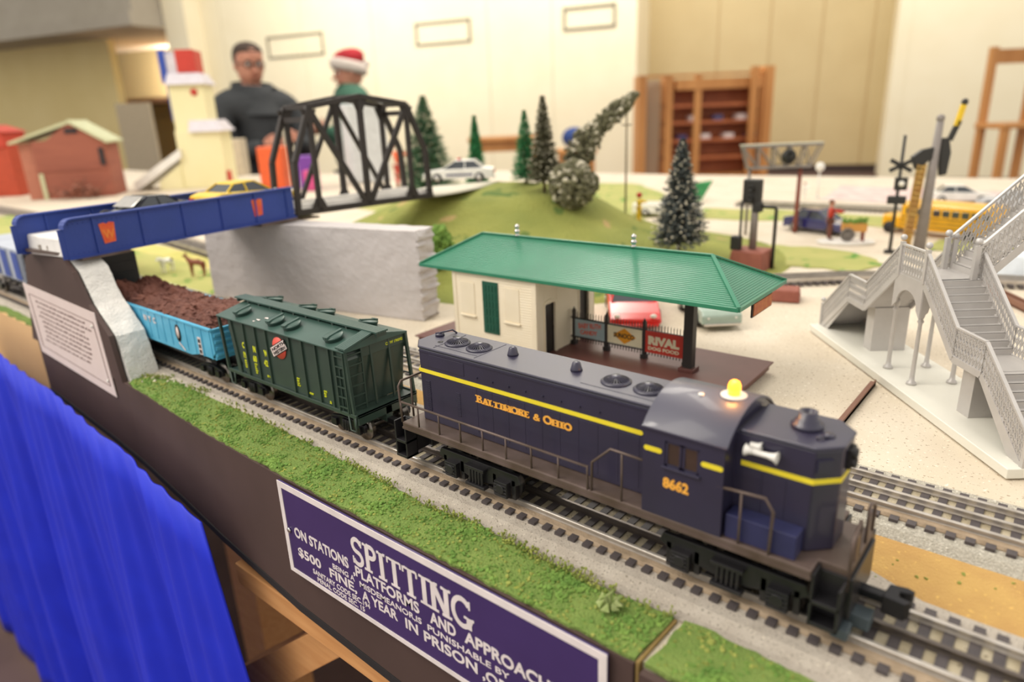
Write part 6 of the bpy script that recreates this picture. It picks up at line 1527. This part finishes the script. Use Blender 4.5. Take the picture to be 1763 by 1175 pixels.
def person(label, loc, rz_, top_m, leg_m, lift=1.0, armL=None, armR=None, hd={}, jacket=True, hz=1555, clothing='jacket', hems=.0):
    T = thing('person', label, 'person', loc, rz_)
    k = 1.0; th_ = 1.12 if jacket else 1.0
    # body with clothes surface: torso and arms in one continuous skin
    V = [(0,0,960),(0,0,1050),(5,0,1180),(8,0,1310),(0,0,1410),(0,0,1470)]; E2 = [(0,1),(1,2),(2,3),(3,4),(4,5)]; Rr = [(165*th_,135*th_),(160*th_,128*th_),(168*th_,130*th_),(185*th_,140*th_),(150*th_,110*th_),(72,72)]
    for s, arm in ((1, armL), (-1, armR)):
        i = len(V); V += [(-5, s*140, 1405), (-5, s*208*th_**.5, 1368)]+[tuple(a) for a in arm[:2]]; E2 += [(4, i), (i, i+1), (i+1, i+2), (i+2, i+3)]; Rr += [(108*th_,108*th_), 88*th_, 62*th_, 42*th_]
    V = [(x, y, z*lift) for x, y, z in V]
    # skin radii order follows (x across, y front-back): the modifier is rotation free, so keep both close
    o = skin_body(clothing, V, E2, Rr, top_m, T, 2)
    V = [(0,0,960),(0,95,900),(15,100,500),(-5,100,90),(60,104,40),(0,-95,900),(15,-100,500),(-5,-100,90),(60,-104,40)]
    skin_body('trousers', V, [(0,1),(1,2),(2,3),(0,5),(5,6),(6,7)][:3]+[(0,5),(5,6),(6,7)], [(150,130),100,72,58,50,100,72,58,50], leg_m, T, 2)
    for s in (1, -1): part('shoe', MB().box(-70, 200, s*102-48, s*102+48, 0, 78), M_black, T, bev=30)
    for s, arm in ((1, armL), (-1, armR)):
        a, b = Vector(arm[0]), Vector(arm[1]); hand(T, (arm[1][0], arm[1][1], arm[1][2]*lift), (b-a)+Vector(arm[2]), arm[3], .7, s)
    head(T, hz, **hd)
    if jacket:
        c = MB(); R = []
        for r, z in ((165, 1400), (142, 1450), (122, 1500), (116, 1560), (104, 1562), (98, 1480)): R.append([(r*cos(2*pi*k/20)*1.05+4, r*sin(2*pi*k/20), z-(18*cos(2*pi*k/20))) for k in range(20)])
        c.rings(R, caps=False); part('collar', c, top_m, T, label='high zipped collar')
        z_ = MB().bar((190, 0, 1060), (198, 0, 1330), 6, 6); part('zip', z_, M_blackmetal, T)
    return T
# height of the first man: head top about 1.78 m
person('man in a dark quilted jacket and glasses standing behind the layout', (-3650, 2040, FL), radians(-8), M_jacket, M_jean,
    armL=[(120, 250, 1130), (270, 120, 1210), (0, 0, .1), (0, -1, 0)], armR=[(100, -250, 1130), (260, -90, 1190), (0, 0, .1), (0, 1, 0)], lift=1.02, hd=dict(look=radians(-6), specs=True, nod=radians(6)))
person('man in a red hat with white fur trim and green shirt, in profile', (-3768, 2842, FL), radians(-120), M_greenshirt, M_jean,
    armL=[(60, 240, 1140), (210, 150, 1230), (0, 0, .2), (0, -1, 0)], armR=[(50, -240, 1130), (200, -130, 1200), (0, 0, .1), (0, 1, 0)], hd=dict(look=radians(4), cap=True, hair=mat('short_grey_hair', '#8d7564', .9)), jacket=False, lift=1.045, hz=1527, clothing='shirt')
